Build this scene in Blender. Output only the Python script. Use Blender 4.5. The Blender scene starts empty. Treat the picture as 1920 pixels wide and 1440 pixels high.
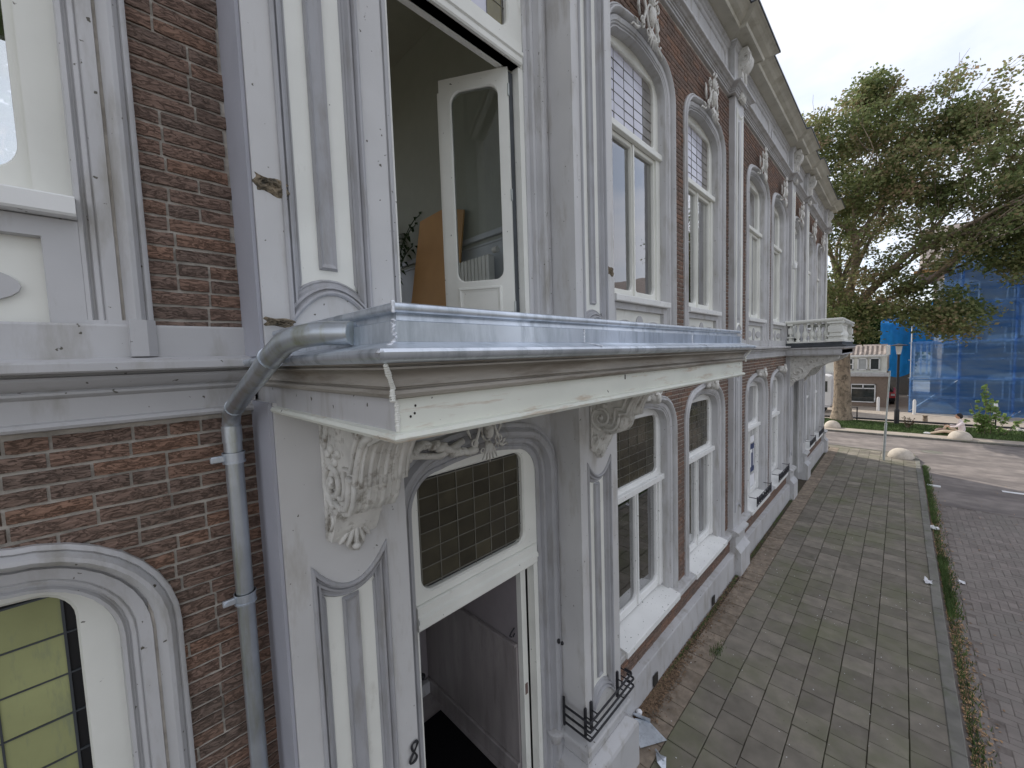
import bpy, bmesh, math, random
import numpy as np
from mathutils import Vector, Matrix

random.seed(7)
rng = np.random.default_rng(7)
SC = bpy.context.scene
COL = SC.collection

# ================================================================ camera, sky, sun
# Every helper below takes (x, y, z): x along the street, y out from the facade,
# z up; meshes are written with y negated so that the Blender world is right-handed.
cam_d = bpy.data.cameras.new('camera')
cam = bpy.data.objects.new('camera', cam_d)
COL.objects.link(cam)
M4 = Matrix(((0.70015486, 0.07193372, -0.71035816),
             (-0.71320017, 0.02364722, -0.70056143),
             (-0.03359599, 0.99712905, 0.06785986))).to_4x4()
M4.translation = Vector((0.0, -2.18, 4.06))
cam.matrix_world = M4
cam_d.sensor_width = 36.0
cam_d.lens = 36.0 * 740.64 / 1920.0
cam_d.clip_start = 0.02
cam_d.clip_end = 2000
SC.camera = cam

TO_SUN = Vector((0.50, 1.0, 0.86)).normalized()      # blender axes, behind the facade
world = bpy.data.worlds.new('World')
SC.world = world
world.use_nodes = True
wn, wl = world.node_tree.nodes, world.node_tree.links
wn.clear()
wo = wn.new('ShaderNodeOutputWorld'); bg = wn.new('ShaderNodeBackground')
sky = wn.new('ShaderNodeTexSky'); sky.sky_type = 'NISHITA'; sky.sun_disc = False
sky.sun_elevation = math.asin(TO_SUN.z)
sky.sun_rotation = math.atan2(TO_SUN.x, TO_SUN.y)
tc = wn.new('ShaderNodeTexCoord')
mp = wn.new('ShaderNodeMapping'); mp.inputs['Scale'].default_value = (1.0, 1.6, 3.2)
mp.inputs['Rotation'].default_value = (0.2, 0.3, 0.6)
nz = wn.new('ShaderNodeTexNoise'); nz.inputs['Scale'].default_value = 1.7
nz.inputs['Detail'].default_value = 7; nz.inputs['Roughness'].default_value = 0.55
cr = wn.new('ShaderNodeValToRGB')
cr.color_ramp.elements[0].position = 0.34; cr.color_ramp.elements[0].color = (0.50, 0.50, 0.50, 1)
cr.color_ramp.elements[1].position = 0.56; cr.color_ramp.elements[1].color = (0.97, 0.97, 0.97, 1)
mxs = wn.new('ShaderNodeMixRGB'); mxs.inputs['Color2'].default_value = (5.0, 5.12, 5.6, 1)
wl.new(tc.outputs['Generated'], mp.inputs['Vector']); wl.new(mp.outputs['Vector'], nz.inputs['Vector'])
wl.new(nz.outputs['Fac'], cr.inputs['Fac']); wl.new(cr.outputs['Color'], mxs.inputs['Fac'])
wl.new(sky.outputs['Color'], mxs.inputs['Color1']); wl.new(mxs.outputs['Color'], bg.inputs['Color'])
bg.inputs['Strength'].default_value = 0.13
wl.new(bg.outputs['Background'], wo.inputs['Surface'])

sun_d = bpy.data.lights.new('sun', 'SUN'); sun_d.energy = 2.3; sun_d.angle = math.radians(0.6)
sun_d.color = (1.0, 0.94, 0.84)
sun = bpy.data.objects.new('sun', sun_d); COL.objects.link(sun)
sun.rotation_euler = TO_SUN.to_track_quat('Z', 'Y').to_euler()
sun.location = (0, 0, 30)
SC.view_settings.view_transform = 'Standard'
SC.view_settings.look = 'None'
SC.view_settings.gamma = 1
SC.view_settings.exposure = 0.75
SC.view_settings.use_curve_mapping = False

# ================================================================ materials
MATS = {}
def nodes_of(name):
    m = bpy.data.materials.new(name); m.use_nodes = True
    MATS[name] = m
    return m, m.node_tree.nodes, m.node_tree.links, m.node_tree.nodes['Principled BSDF']

def lin(c): return tuple(c) + (1.0,)

def mat(name, col, rough=0.6, metal=0.0, var=0.12, scale=6.0, bump=0.15, bscale=60.0, spec=0.4,
        stretch=(1, 1, 1), dirt=None, dirt_pos=(0.55, 0.75), dscale=3.0, dstretch=(1, 1, 1), isl=0.0, objr=0.0,
        bdist=0.004, detail=6, specks=0.0):
    """Principled with noise colour variation, optional second dirt colour, per-piece variation and relief."""
    up_ = lambda c: tuple(x * min(1.42, max(1.0, 0.80 / max(c))) for x in c)
    col = up_(col); dirt = up_(dirt) if dirt else None
    m, N, L, B = nodes_of(name)
    tc = N.new('ShaderNodeTexCoord'); mp = N.new('ShaderNodeMapping'); mp.inputs['Scale'].default_value = stretch
    geo = N.new('ShaderNodeNewGeometry')
    L.new(geo.outputs['Position'], mp.inputs['Vector'])
    n1 = N.new('ShaderNodeTexNoise'); n1.inputs['Scale'].default_value = scale; n1.inputs['Detail'].default_value = detail
    L.new(mp.outputs['Vector'], n1.inputs['Vector'])
    hsv = N.new('ShaderNodeHueSaturation'); hsv.inputs['Color'].default_value = lin(col)
    mr = N.new('ShaderNodeMapRange'); mr.inputs['From Min'].default_value = 0.3; mr.inputs['From Max'].default_value = 0.7
    mr.inputs['To Min'].default_value = 1 - var; mr.inputs['To Max'].default_value = 1 + var
    L.new(n1.outputs['Fac'], mr.inputs['Value'])
    val = mr.outputs['Result']
    if isl or objr:
        add = None
        if isl:
            mi = N.new('ShaderNodeMapRange'); mi.inputs['To Min'].default_value = 1 - isl; mi.inputs['To Max'].default_value = 1 + isl
            L.new(geo.outputs['Random Per Island'], mi.inputs['Value']); add = mi.outputs['Result']
            mu = N.new('ShaderNodeMath'); mu.operation = 'MULTIPLY'; L.new(val, mu.inputs[0]); L.new(add, mu.inputs[1]); val = mu.outputs[0]
        if objr:
            oi = N.new('ShaderNodeObjectInfo')
            mi = N.new('ShaderNodeMapRange'); mi.inputs['To Min'].default_value = 1 - objr; mi.inputs['To Max'].default_value = 1 + objr
            L.new(oi.outputs['Random'], mi.inputs['Value'])
            mu = N.new('ShaderNodeMath'); mu.operation = 'MULTIPLY'; L.new(val, mu.inputs[0]); L.new(mi.outputs['Result'], mu.inputs[1]); val = mu.outputs[0]
    L.new(val, hsv.inputs['Value'])
    out = hsv.outputs['Color']
    if dirt:
        mp2 = N.new('ShaderNodeMapping'); mp2.inputs['Scale'].default_value = dstretch
        L.new(geo.outputs['Position'], mp2.inputs['Vector'])
        n2 = N.new('ShaderNodeTexNoise'); n2.inputs['Scale'].default_value = dscale; n2.inputs['Detail'].default_value = 8
        n2.inputs['Roughness'].default_value = 0.65
        L.new(mp2.outputs['Vector'], n2.inputs['Vector'])
        rp = N.new('ShaderNodeMapRange'); rp.inputs['From Min'].default_value = dirt_pos[0]; rp.inputs['From Max'].default_value = dirt_pos[1]
        L.new(n2.outputs['Fac'], rp.inputs['Value'])
        mx = N.new('ShaderNodeMixRGB'); L.new(rp.outputs['Result'], mx.inputs['Fac'])
        L.new(out, mx.inputs['Color1']); mx.inputs['Color2'].default_value = lin(dirt)
        out = mx.outputs['Color']
    if specks:
        n4 = N.new('ShaderNodeTexNoise'); n4.inputs['Scale'].default_value = 38; n4.inputs['Detail'].default_value = 2; n4.inputs['Roughness'].default_value = 0.4
        L.new(geo.outputs['Position'], n4.inputs['Vector'])
        r4 = N.new('ShaderNodeMapRange'); r4.inputs['From Min'].default_value = specks; r4.inputs['From Max'].default_value = specks + 0.03
        L.new(n4.outputs['Fac'], r4.inputs['Value'])
        x4 = N.new('ShaderNodeMixRGB'); L.new(r4.outputs['Result'], x4.inputs['Fac']); L.new(out, x4.inputs['Color1']); x4.inputs['Color2'].default_value = (0.10, 0.09, 0.07, 1)
        out = x4.outputs['Color']
    L.new(out, B.inputs['Base Color'])
    B.inputs['Roughness'].default_value = rough; B.inputs['Metallic'].default_value = metal
    B.inputs['Specular IOR Level'].default_value = spec
    if bump:
        n3 = N.new('ShaderNodeTexNoise'); n3.inputs['Scale'].default_value = bscale; n3.inputs['Detail'].default_value = 5
        L.new(mp.outputs['Vector'], n3.inputs['Vector'])
        bp = N.new('ShaderNodeBump'); bp.inputs['Strength'].default_value = bump; bp.inputs['Distance'].default_value = bdist
        L.new(n3.outputs['Fac'], bp.inputs['Height']); L.new(bp.outputs['Normal'], B.inputs['Normal'])
    return m

GREY = mat('grey_paint', (0.362, 0.360, 0.362), 0.42, specks=0.735, var=0.10, scale=1.6, bump=0.12, bscale=35, spec=0.4,
           dirt=(0.21, 0.195, 0.165), dirt_pos=(0.51, 0.80), dscale=2.6, dstretch=(3, 3, 0.7))
PALE = mat('pale_grey_paint', (0.410, 0.406, 0.400), 0.42, specks=0.745, var=0.08, scale=1.6, bump=0.12, bscale=35, spec=0.4,
           dirt=(0.25, 0.23, 0.195), dirt_pos=(0.53, 0.82), dscale=2.6, dstretch=(3, 3, 0.7))
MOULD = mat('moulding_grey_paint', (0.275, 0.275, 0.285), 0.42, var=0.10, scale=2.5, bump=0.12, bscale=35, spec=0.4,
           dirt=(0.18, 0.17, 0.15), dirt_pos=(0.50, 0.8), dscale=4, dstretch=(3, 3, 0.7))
LILAC = mat('lilac_grey', (0.275, 0.278, 0.308), 0.7, var=0.07, scale=3, bump=0.2, bscale=50, dirt=(0.22, 0.22, 0.22), dirt_pos=(0.62, 0.9))
CREAM = mat('cream_paint', (0.60, 0.60, 0.555), 0.38, specks=0.76, var=0.06, scale=2.5, bump=0.08, bscale=40, spec=0.45,
            dirt=(0.34, 0.33, 0.28), dirt_pos=(0.62, 0.9), dscale=4, dstretch=(2, 2, 0.8))
WHITE = mat('white_paint', (0.72, 0.72, 0.70), 0.4, specks=0.70, var=0.05, scale=3, bump=0.1, bscale=50,
            dirt=(0.25, 0.24, 0.2), dirt_pos=(0.66, 0.85), dscale=16)
WORN = mat('worn_cream_paint', (0.53, 0.54, 0.485), 0.5, specks=0.74, var=0.08, scale=3, bump=0.25, bscale=30,
           dirt=(0.34, 0.24, 0.16), dirt_pos=(0.56, 0.74), dscale=2.6, dstretch=(1.4, 1.4, 12))
GRIME = mat('grimy_cornice_paint', (0.26, 0.24, 0.21), 0.6, var=0.25, scale=3.5, bump=0.4, bscale=30,
            stretch=(0.5, 0.5, 3), dirt=(0.13, 0.11, 0.085), dirt_pos=(0.48, 0.7), dscale=3.5, dstretch=(0.7, 0.7, 5))
STUCCO = mat('ornament_paint', (0.46, 0.45, 0.42), 0.55, var=0.14, scale=9, bump=0.5, bscale=70,
             dirt=(0.14, 0.12, 0.09), dirt_pos=(0.54, 0.72), dscale=16)
CORN = mat('cornice_paint', (0.40, 0.385, 0.33), 0.55, var=0.12, scale=2, bump=0.2, bscale=20,
           dirt=(0.22, 0.20, 0.15), dirt_pos=(0.52, 0.8), dscale=3, dstretch=(1, 1, 2))
ZINC = mat('new_zinc', (0.48, 0.515, 0.56), 0.36, 0.75, var=0.20, scale=3, bump=0.10, bscale=5, stretch=(1, 1, 1),
           dirt=(0.33, 0.365, 0.40), dirt_pos=(0.47, 0.66), dscale=7, dstretch=(2.5, 2.5, 0.5), bdist=0.02)
SOLDER = mat('solder', (0.55, 0.57, 0.60), 0.35, 0.6, var=0.3, scale=60, bump=0.8, bscale=120)
PIPEZ = mat('zinc_pipe', (0.37, 0.40, 0.43), 0.33, 0.75, var=0.2, scale=5, bump=0.05, dirt=(0.26, 0.27, 0.20), dirt_pos=(0.5, 0.75), dscale=4, dstretch=(5, 5, 0.6))
MORTAR = mat('mortar', (0.335, 0.31, 0.275), 0.95, var=0.25, scale=12, bump=0.6, bscale=150, dirt=(0.10, 0.09, 0.08), dirt_pos=(0.5, 0.8), dscale=5)
PAVER = mat('paver_concrete', (0.136, 0.122, 0.101), 0.9, var=0.20, scale=5, bump=0.7, bscale=160, isl=0.20, objr=0.20, specks=0.74,
            dirt=(0.100, 0.108, 0.056), dirt_pos=(0.47, 0.76), dscale=0.8, bdist=0.003)
SANDY = mat('sandy_paver', (0.165, 0.135, 0.105), 0.95, var=0.3, scale=9, bump=0.7, bscale=120, isl=0.15, objr=0.15,
            dirt=(0.11, 0.085, 0.06), dirt_pos=(0.5, 0.75), dscale=7)
JOINT = mat('paver_joint_soil', (0.045, 0.036, 0.026), 1.0, var=0.4, scale=14, bump=0.8, bscale=120, dirt=(0.035, 0.052, 0.016), dirt_pos=(0.45, 0.7), dscale=2.5)
KERBM = mat('kerb_concrete', (0.13, 0.125, 0.112), 0.9, var=0.2, scale=5, bump=0.5, bscale=140, dirt=(0.07, 0.085, 0.04), dirt_pos=(0.5, 0.8), dscale=3, objr=0.1)
ROADJ = mat('road_joint_sand', (0.118, 0.102, 0.092), 1.0, var=0.3, scale=14, bump=0.4)
ROADB = mat('road_clinker', (0.158, 0.138, 0.126), 0.85, var=0.14, scale=7, bump=0.5, bscale=120, isl=0.12, objr=0.12,
            dirt=(0.15, 0.14, 0.125), dirt_pos=(0.45, 0.8), dscale=1.1)
ROAD = mat('road_worn_surface', (0.165, 0.145, 0.134), 0.9, var=0.22, scale=3.2, bump=0.5, bscale=70,
           dirt=(0.10, 0.088, 0.084), dirt_pos=(0.45, 0.62), dscale=1.3, dstretch=(1.0, 0.35, 1))
PATHM = mat('far_path', (0.27, 0.235, 0.20), 0.95, var=0.12, scale=3, bump=0.3, bscale=60)
GROUND = mat('ground', (0.12, 0.11, 0.09), 1.0, var=0.25, scale=0.5, bump=0.2)
GRASSG = mat('grass_soil', (0.048, 0.068, 0.025), 1.0, var=0.4, scale=5, bump=0.8, bscale=60)
GRASSB = mat('grass_blade', (0.062, 0.098, 0.030), 0.7, var=0.35, scale=3, bump=0, isl=0.4)
MOSS = mat('moss', (0.05, 0.085, 0.02), 0.95, var=0.4, scale=40, bump=0.6, isl=0.3)
DEADL = mat('dead_leaf', (0.23, 0.145, 0.08), 0.8, var=0.3, scale=30, bump=0, isl=0.55)
DEADD = mat('dry_debris', (0.12, 0.08, 0.05), 0.95, var=0.3, scale=30, bump=0, isl=0.5)
PAPER = mat('white_paper', (0.78, 0.78, 0.80), 0.7, var=0.04, bump=0)
BLACKM = mat('black_iron', (0.015, 0.015, 0.018), 0.45, var=0.2, bump=0.3, bscale=80)
DARKL = mat('dark_lead', (0.05, 0.055, 0.06), 0.5, 0.3, var=0.2)
LEADC = mat('lead_came', (0.13, 0.125, 0.105), 0.45, 0.4, var=0.2)
RUBBER = mat('black_rubber', (0.008, 0.008, 0.009), 0.5, var=0.2, bump=0)
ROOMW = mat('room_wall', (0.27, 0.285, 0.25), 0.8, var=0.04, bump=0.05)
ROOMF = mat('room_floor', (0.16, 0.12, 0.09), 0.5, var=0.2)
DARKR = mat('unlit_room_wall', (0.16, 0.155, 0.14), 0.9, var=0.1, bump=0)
DADO = mat('room_woodwork', (0.34, 0.36, 0.38), 0.5, var=0.05)
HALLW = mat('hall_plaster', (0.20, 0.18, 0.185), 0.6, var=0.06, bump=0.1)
MARBLE = mat('hall_marble', (0.22, 0.20, 0.195), 0.28, var=0.18, scale=3.5, bump=0.02, stretch=(2, 2, 0.35), spec=0.5,
             dirt=(0.15, 0.135, 0.13), dirt_pos=(0.52, 0.72), dscale=3, dstretch=(3, 3, 0.5))
MATB = mat('black_doormat', (0.006, 0.006, 0.007), 1.0, var=0.3, scale=80, bump=0.8, bscale=300, spec=0.05)
BOARD = mat('mdf_board', (0.42, 0.24, 0.10), 0.75, var=0.06, scale=3, bump=0.05)
LEAFD = mat('houseplant_leaf', (0.03, 0.06, 0.022), 0.5, var=0.3, bump=0, isl=0.3)
ENAM = mat('radiator_enamel', (0.72, 0.71, 0.66), 0.35, var=0.03, bump=0)
CURT = mat('dark_curtain', (0.30, 0.31, 0.31), 0.9, var=0.1, bump=0.1)
NETC = mat('pale_net_curtain', (0.80, 0.84, 0.90), 0.9, var=0.05, stretch=(25, 1, 0.2), scale=3, bump=0)
WOODROT = mat('rotten_wood', (0.16, 0.13, 0.09), 0.95, var=0.5, scale=30, bump=1.0, bscale=60, stretch=(1, 1, 1), dirt=(0.045, 0.04, 0.03), dirt_pos=(0.45, 0.6), dscale=25, bdist=0.01)
CONC = mat('concrete_dome', (0.38, 0.34, 0.29), 0.9, var=0.12, scale=7, bump=0.5, bscale=60, dirt=(0.2, 0.18, 0.14), dirt_pos=(0.6, 0.8), dscale=6)
GALV = mat('galvanised_steel', (0.33, 0.35, 0.34), 0.45, 0.6, var=0.15, scale=10)
TWHITE = mat('marker_white', (0.75, 0.75, 0.75), 0.5, var=0.05)
BARK = mat('plane_tree_bark', (0.22, 0.175, 0.13), 0.95, var=0.35, scale=5, bump=1.0, bscale=14, stretch=(1, 1, 0.5), dirt=(0.10, 0.08, 0.06), dirt_pos=(0.5, 0.62), dscale=6, bdist=0.04)
FARBR = mat('far_brick', (0.20, 0.155, 0.125), 0.9, var=0.2, scale=14, bump=0.4, bscale=20, stretch=(0.6, 0.6, 4))
TILEM = mat('roof_tile', (0.20, 0.17, 0.155), 0.8, var=0.2, isl=0.3)
ORTILE = mat('orange_roof', (0.42, 0.26, 0.10), 0.85, var=0.2, scale=3, stretch=(1, 1, 3))
CARR = mat('red_car_paint', (0.45, 0.02, 0.03), 0.3, var=0.02, bump=0, spec=0.6)
VANW = mat('white_van_paint', (0.75, 0.75, 0.76), 0.35, var=0.02, bump=0)
SKIN = mat('skin', (0.42, 0.24, 0.16), 0.6, var=0.08, bump=0)
SHIRT = mat('pale_shirt', (0.66, 0.58, 0.58), 0.85, var=0.06, scale=8, bump=0.3, bscale=25)
TROUS = mat('beige_trousers', (0.45, 0.36, 0.27), 0.85, var=0.08, bump=0.2)
HAIR = mat('dark_hair', (0.012, 0.010, 0.010), 0.6, var=0.3, bump=0.4)
BAGM = mat('brown_bag', (0.13, 0.09, 0.08), 0.7, var=0.2, bump=0.2)
TARP = mat('blue_tarp', (0.03, 0.34, 0.90), 0.5, var=0.15, scale=2, bump=0.4, bscale=3, bdist=0.05)
SCAFF = mat('scaffold_tube', (0.42, 0.45, 0.48), 0.4, 0.6, var=0.1)
POSTER = mat('poster_blue', (0.012, 0.025, 0.08), 0.5, var=0.02, bump=0)
STAIN = mat('dark_screw_hole', (0.02, 0.018, 0.015), 0.8, bump=0)
RUBBLE = mat('rubble', (0.45, 0.42, 0.38), 0.9, var=0.4, scale=9, bump=1, bscale=10, bdist=0.05)

def brick_mat():
    m, N, L, B = nodes_of('old_brick')
    geo = N.new('ShaderNodeNewGeometry'); oi = N.new('ShaderNodeObjectInfo')
    ad = N.new('ShaderNodeMath'); ad.operation = 'ADD'
    L.new(geo.outputs['Random Per Island'], ad.inputs[0]); L.new(oi.outputs['Random'], ad.inputs[1])
    fr = N.new('ShaderNodeMath'); fr.operation = 'FRACT'; L.new(ad.outputs[0], fr.inputs[0])
    cr = N.new('ShaderNodeValToRGB'); e = cr.color_ramp.elements
    e[0].position = 0; e[0].color = (0.195, 0.142, 0.116, 1)
    e[1].position = 1; e[1].color = (0.295, 0.175, 0.122, 1)
    for p, c in ((0.3, (0.220, 0.153, 0.122)), (0.7, (0.238, 0.159, 0.124)), (0.92, (0.265, 0.165, 0.120))):
        q = e.new(p); q.color = lin(c)
    L.new(fr.outputs[0], cr.inputs['Fac'])
    mp = N.new('ShaderNodeMapping'); mp.inputs['Scale'].default_value = (1, 1, 3.2)
    L.new(geo.outputs['Position'], mp.inputs['Vector'])
    # creased hand-moulded face: ridged noise, stretched along the brick
    n1 = N.new('ShaderNodeTexNoise'); n1.inputs['Scale'].default_value = 16; n1.inputs['Detail'].default_value = 9
    n1.inputs['Roughness'].default_value = 0.62; n1.inputs['Distortion'].default_value = 1.3
    L.new(mp.outputs['Vector'], n1.inputs['Vector'])
    ab = N.new('ShaderNodeMath'); ab.operation = 'SUBTRACT'; L.new(n1.outputs['Fac'], ab.inputs[0]); ab.inputs[1].default_value = 0.5
    ab2 = N.new('ShaderNodeMath'); ab2.operation = 'ABSOLUTE'; L.new(ab.outputs[0], ab2.inputs[0])
    cra = N.new('ShaderNodeMapRange'); cra.inputs['From Max'].default_value = 0.035; cra.inputs['To Min'].default_value = 0.55
    L.new(ab2.outputs[0], cra.inputs['Value'])
    n2 = N.new('ShaderNodeTexNoise'); n2.inputs['Scale'].default_value = 30; n2.inputs['Detail'].default_value = 6
    L.new(mp.outputs['Vector'], n2.inputs['Vector'])
    mr = N.new('ShaderNodeMapRange'); mr.inputs['From Min'].default_value = 0.3; mr.inputs['From Max'].default_value = 0.7
    mr.inputs['To Min'].default_value = 0.74; mr.inputs['To Max'].default_value = 1.26
    L.new(n2.outputs['Fac'], mr.inputs['Value'])
    mu = N.new('ShaderNodeMath'); mu.operation = 'MULTIPLY'; L.new(cra.outputs['Result'], mu.inputs[0]); L.new(mr.outputs['Result'], mu.inputs[1])
    hsv = N.new('ShaderNodeHueSaturation'); L.new(cr.outputs['Color'], hsv.inputs['Color']); L.new(mu.outputs[0], hsv.inputs['Value'])
    n3 = N.new('ShaderNodeTexNoise'); n3.inputs['Scale'].default_value = 1.4; n3.inputs['Detail'].default_value = 5
    L.new(geo.outputs['Position'], n3.inputs['Vector'])
    r3 = N.new('ShaderNodeMapRange'); r3.inputs['From Min'].default_value = 0.5; r3.inputs['From Max'].default_value = 0.75; r3.inputs['To Max'].default_value = 0.45
    L.new(n3.outputs['Fac'], r3.inputs['Value'])
    mx = N.new('ShaderNodeMixRGB'); L.new(r3.outputs['Result'], mx.inputs['Fac']); L.new(hsv.outputs['Color'], mx.inputs['Color1'])
    mx.inputs['Color2'].default_value = (0.15, 0.14, 0.115, 1)
    L.new(mx.outputs['Color'], B.inputs['Base Color'])
    B.inputs['Roughness'].default_value = 0.85; B.inputs['Specular IOR Level'].default_value = 0.25
    bp = N.new('ShaderNodeBump'); bp.inputs['Strength'].default_value = 0.9; bp.inputs['Distance'].default_value = 0.006
    L.new(mu.outputs[0], bp.inputs['Height']); L.new(bp.outputs['Normal'], B.inputs['Normal'])
    return m
BRICK = brick_mat()

def glass_clear(name='clear_glass', tint=(0.92, 0.94, 0.94), ior=1.6):
    m, N, L, B = nodes_of(name)
    N.remove(B); out = N['Material Output']
    t = N.new('ShaderNodeBsdfTransparent'); t.inputs['Color'].default_value = lin(tint)
    g = N.new('ShaderNodeBsdfGlossy'); g.inputs['Roughness'].default_value = 0.02
    f = N.new('ShaderNodeFresnel'); f.inputs['IOR'].default_value = ior
    mu = N.new('ShaderNodeMath'); mu.operation = 'MULTIPLY'; mu.inputs[1].default_value = 3.4; mu.use_clamp = True
    geo = N.new('ShaderNodeNewGeometry')
    nz = N.new('ShaderNodeTexNoise'); nz.inputs['Scale'].default_value = 2.0; L.new(geo.outputs['Position'], nz.inputs['Vector'])
    bp = N.new('ShaderNodeBump'); bp.inputs['Strength'].default_value = 0.03; bp.inputs['Distance'].default_value = 0.05
    L.new(nz.outputs['Fac'], bp.inputs['Height']); L.new(bp.outputs['Normal'], g.inputs['Normal'])
    mx = N.new('ShaderNodeMixShader')
    L.new(f.outputs[0], mu.inputs[0]); L.new(mu.outputs[0], mx.inputs[0]); L.new(t.outputs[0], mx.inputs[1]); L.new(g.outputs[0], mx.inputs[2])
    L.new(mx.outputs[0], out.inputs['Surface'])
    return m
GLASS = glass_clear()
GLASSD = glass_clear('door_glass', ior=1.45)
for n_ in GLASSD.node_tree.nodes:
    if n_.type == 'MATH': n_.inputs[1].default_value = 1.1
PANED = mat('olive_cathedral_glass', (0.034, 0.030, 0.018), 0.16, var=0.25, scale=7, bump=0.25, bscale=18, spec=0.5, objr=0.3, bdist=0.006,
            dirt=(0.03, 0.026, 0.018), dirt_pos=(0.5, 0.7), dscale=2)
PANEO = mat('gold_cathedral_glass', (0.125, 0.11, 0.05), 0.16, var=0.25, scale=5, bump=0.3, bscale=18, spec=0.5, objr=0.25, bdist=0.006)
PANEY = mat('yellow_green_glass', (0.24, 0.25, 0.12), 0.25, var=0.12, scale=4, bump=0.3, bscale=14, spec=0.45, objr=0.10, bdist=0.006,
            dirt=(0.16, 0.18, 0.12), dirt_pos=(0.5, 0.75), dscale=4, dstretch=(6, 1, 1))
PANEW = mat('frosted_white_glass', (0.44, 0.44, 0.50), 0.14, var=0.06, scale=3, bump=0.1, bscale=14, spec=0.5, objr=0.08, bdist=0.006)
PANEB = mat('dim_curtained_glass', (0.17, 0.16, 0.15), 0.2, var=0.15, scale=5, bump=0.1, bscale=14, spec=0.5)
PANEDK = mat('dark_window_glass', (0.03, 0.035, 0.035), 0.05, var=0.2, bump=0, spec=0.6)

def leaf_mat(name, ramp):
    m, N, L, B = nodes_of(name)
    geo = N.new('ShaderNodeNewGeometry')
    nz = N.new('ShaderNodeTexNoise'); nz.inputs['Scale'].default_value = 0.55; nz.inputs['Detail'].default_value = 3
    L.new(geo.outputs['Position'], nz.inputs['Vector'])
    ad = N.new('ShaderNodeMath'); ad.operation = 'MULTIPLY_ADD'; ad.inputs[1].default_value = 0.45
    L.new(geo.outputs['Random Per Island'], ad.inputs[0])
    mr = N.new('ShaderNodeMapRange'); mr.inputs['From Min'].default_value = 0.3; mr.inputs['From Max'].default_value = 0.7; mr.inputs['To Max'].default_value = 0.55
    L.new(nz.outputs['Fac'], mr.inputs['Value']); L.new(mr.outputs['Result'], ad.inputs[2])
    cr = N.new('ShaderNodeValToRGB'); e = cr.color_ramp.elements
    e[0].position = ramp[0][0]; e[0].color = lin(ramp[0][1]); e[1].position = ramp[-1][0]; e[1].color = lin(ramp[-1][1])
    for p, c in ramp[1:-1]:
        q = e.new(p); q.color = lin(c)
    L.new(ad.outputs[0], cr.inputs['Fac']); L.new(cr.outputs['Color'], B.inputs['Base Color'])
    B.inputs['Roughness'].default_value = 0.6; B.inputs['Specular IOR Level'].default_value = 0.3
    t = N.new('ShaderNodeBsdfTranslucent'); L.new(cr.outputs['Color'], t.inputs['Color'])
    mx = N.new('ShaderNodeMixShader'); mx.inputs[0].default_value = 0.42
    L.new(B.outputs[0], mx.inputs[1]); L.new(t.outputs[0], mx.inputs[2]); L.new(mx.outputs[0], N['Material Output'].inputs['Surface'])
    return m
LEAFP = leaf_mat('plane_leaf', [(0.0, (0.10, 0.155, 0.055)), (0.30, (0.175, 0.22, 0.085)), (0.56, (0.24, 0.26, 0.11)), (0.78, (0.32, 0.255, 0.145)), (1.0, (0.38, 0.25, 0.17))])
LEAFG = leaf_mat('dark_leaf', [(0.0, (0.035, 0.08, 0.02)), (0.6, (0.07, 0.13, 0.03)), (1.0, (0.16, 0.20, 0.05))])
LEAFA = leaf_mat('autumn_leaf', [(0.0, (0.16, 0.13, 0.04)), (0.6, (0.32, 0.20, 0.05)), (1.0, (0.42, 0.30, 0.08))])
LEAFS = leaf_mat('sapling_leaf', [(0.0, (0.12, 0.20, 0.06)), (0.6, (0.22, 0.32, 0.10)), (1.0, (0.36, 0.45, 0.18))])
LEAFR = leaf_mat('shrub_leaf', [(0.0, (0.08, 0.07, 0.04)), (0.6, (0.16, 0.10, 0.06)), (1.0, (0.2, 0.13, 0.07))])

def net_mat():
    m, N, L, B = nodes_of('blue_debris_net')
    geo = N.new('ShaderNodeNewGeometry')
    mp = N.new('ShaderNodeMapping'); mp.inputs['Scale'].default_value = (1, 0.5, 2.6)
    L.new(geo.outputs['Position'], mp.inputs['Vector'])
    n = N.new('ShaderNodeTexNoise'); n.inputs['Scale'].default_value = 1.2; n.inputs['Detail'].default_value = 7
    L.new(mp.outputs['Vector'], n.inputs['Vector'])
    cr = N.new('ShaderNodeValToRGB'); e = cr.color_ramp.elements
    e[0].position = 0.35; e[0].color = (0.06, 0.21, 0.56, 1); e[1].position = 0.7; e[1].color = (0.30, 0.50, 0.80, 1)
    L.new(n.outputs['Fac'], cr.inputs['Fac']); L.new(cr.outputs['Color'], B.inputs['Base Color'])
    B.inputs['Roughness'].default_value = 0.8
    t = N.new('ShaderNodeBsdfTransparent'); t.inputs['Color'].default_value = (0.55, 0.72, 0.95, 1)
    tl = N.new('ShaderNodeBsdfTranslucent'); L.new(cr.outputs['Color'], tl.inputs['Color'])
    m1 = N.new('ShaderNodeMixShader'); m1.inputs[0].default_value = 0.4
    L.new(B.outputs[0], m1.inputs[1]); L.new(tl.outputs[0], m1.inputs[2])
    mr = N.new('ShaderNodeMapRange'); mr.inputs['From Min'].default_value = 0.35; mr.inputs['From Max'].default_value = 0.7
    mr.inputs['To Min'].default_value = 0.40; mr.inputs['To Max'].default_value = 0.64
    L.new(n.outputs['Fac'], mr.inputs['Value'])
    mx = N.new('ShaderNodeMixShader'); L.new(mr.outputs['Result'], mx.inputs[0])
    L.new(m1.outputs[0], mx.inputs[1]); L.new(t.outputs[0], mx.inputs[2]); L.new(mx.outputs[0], N['Material Output'].inputs['Surface'])
    return m
NET = net_mat()
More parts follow.
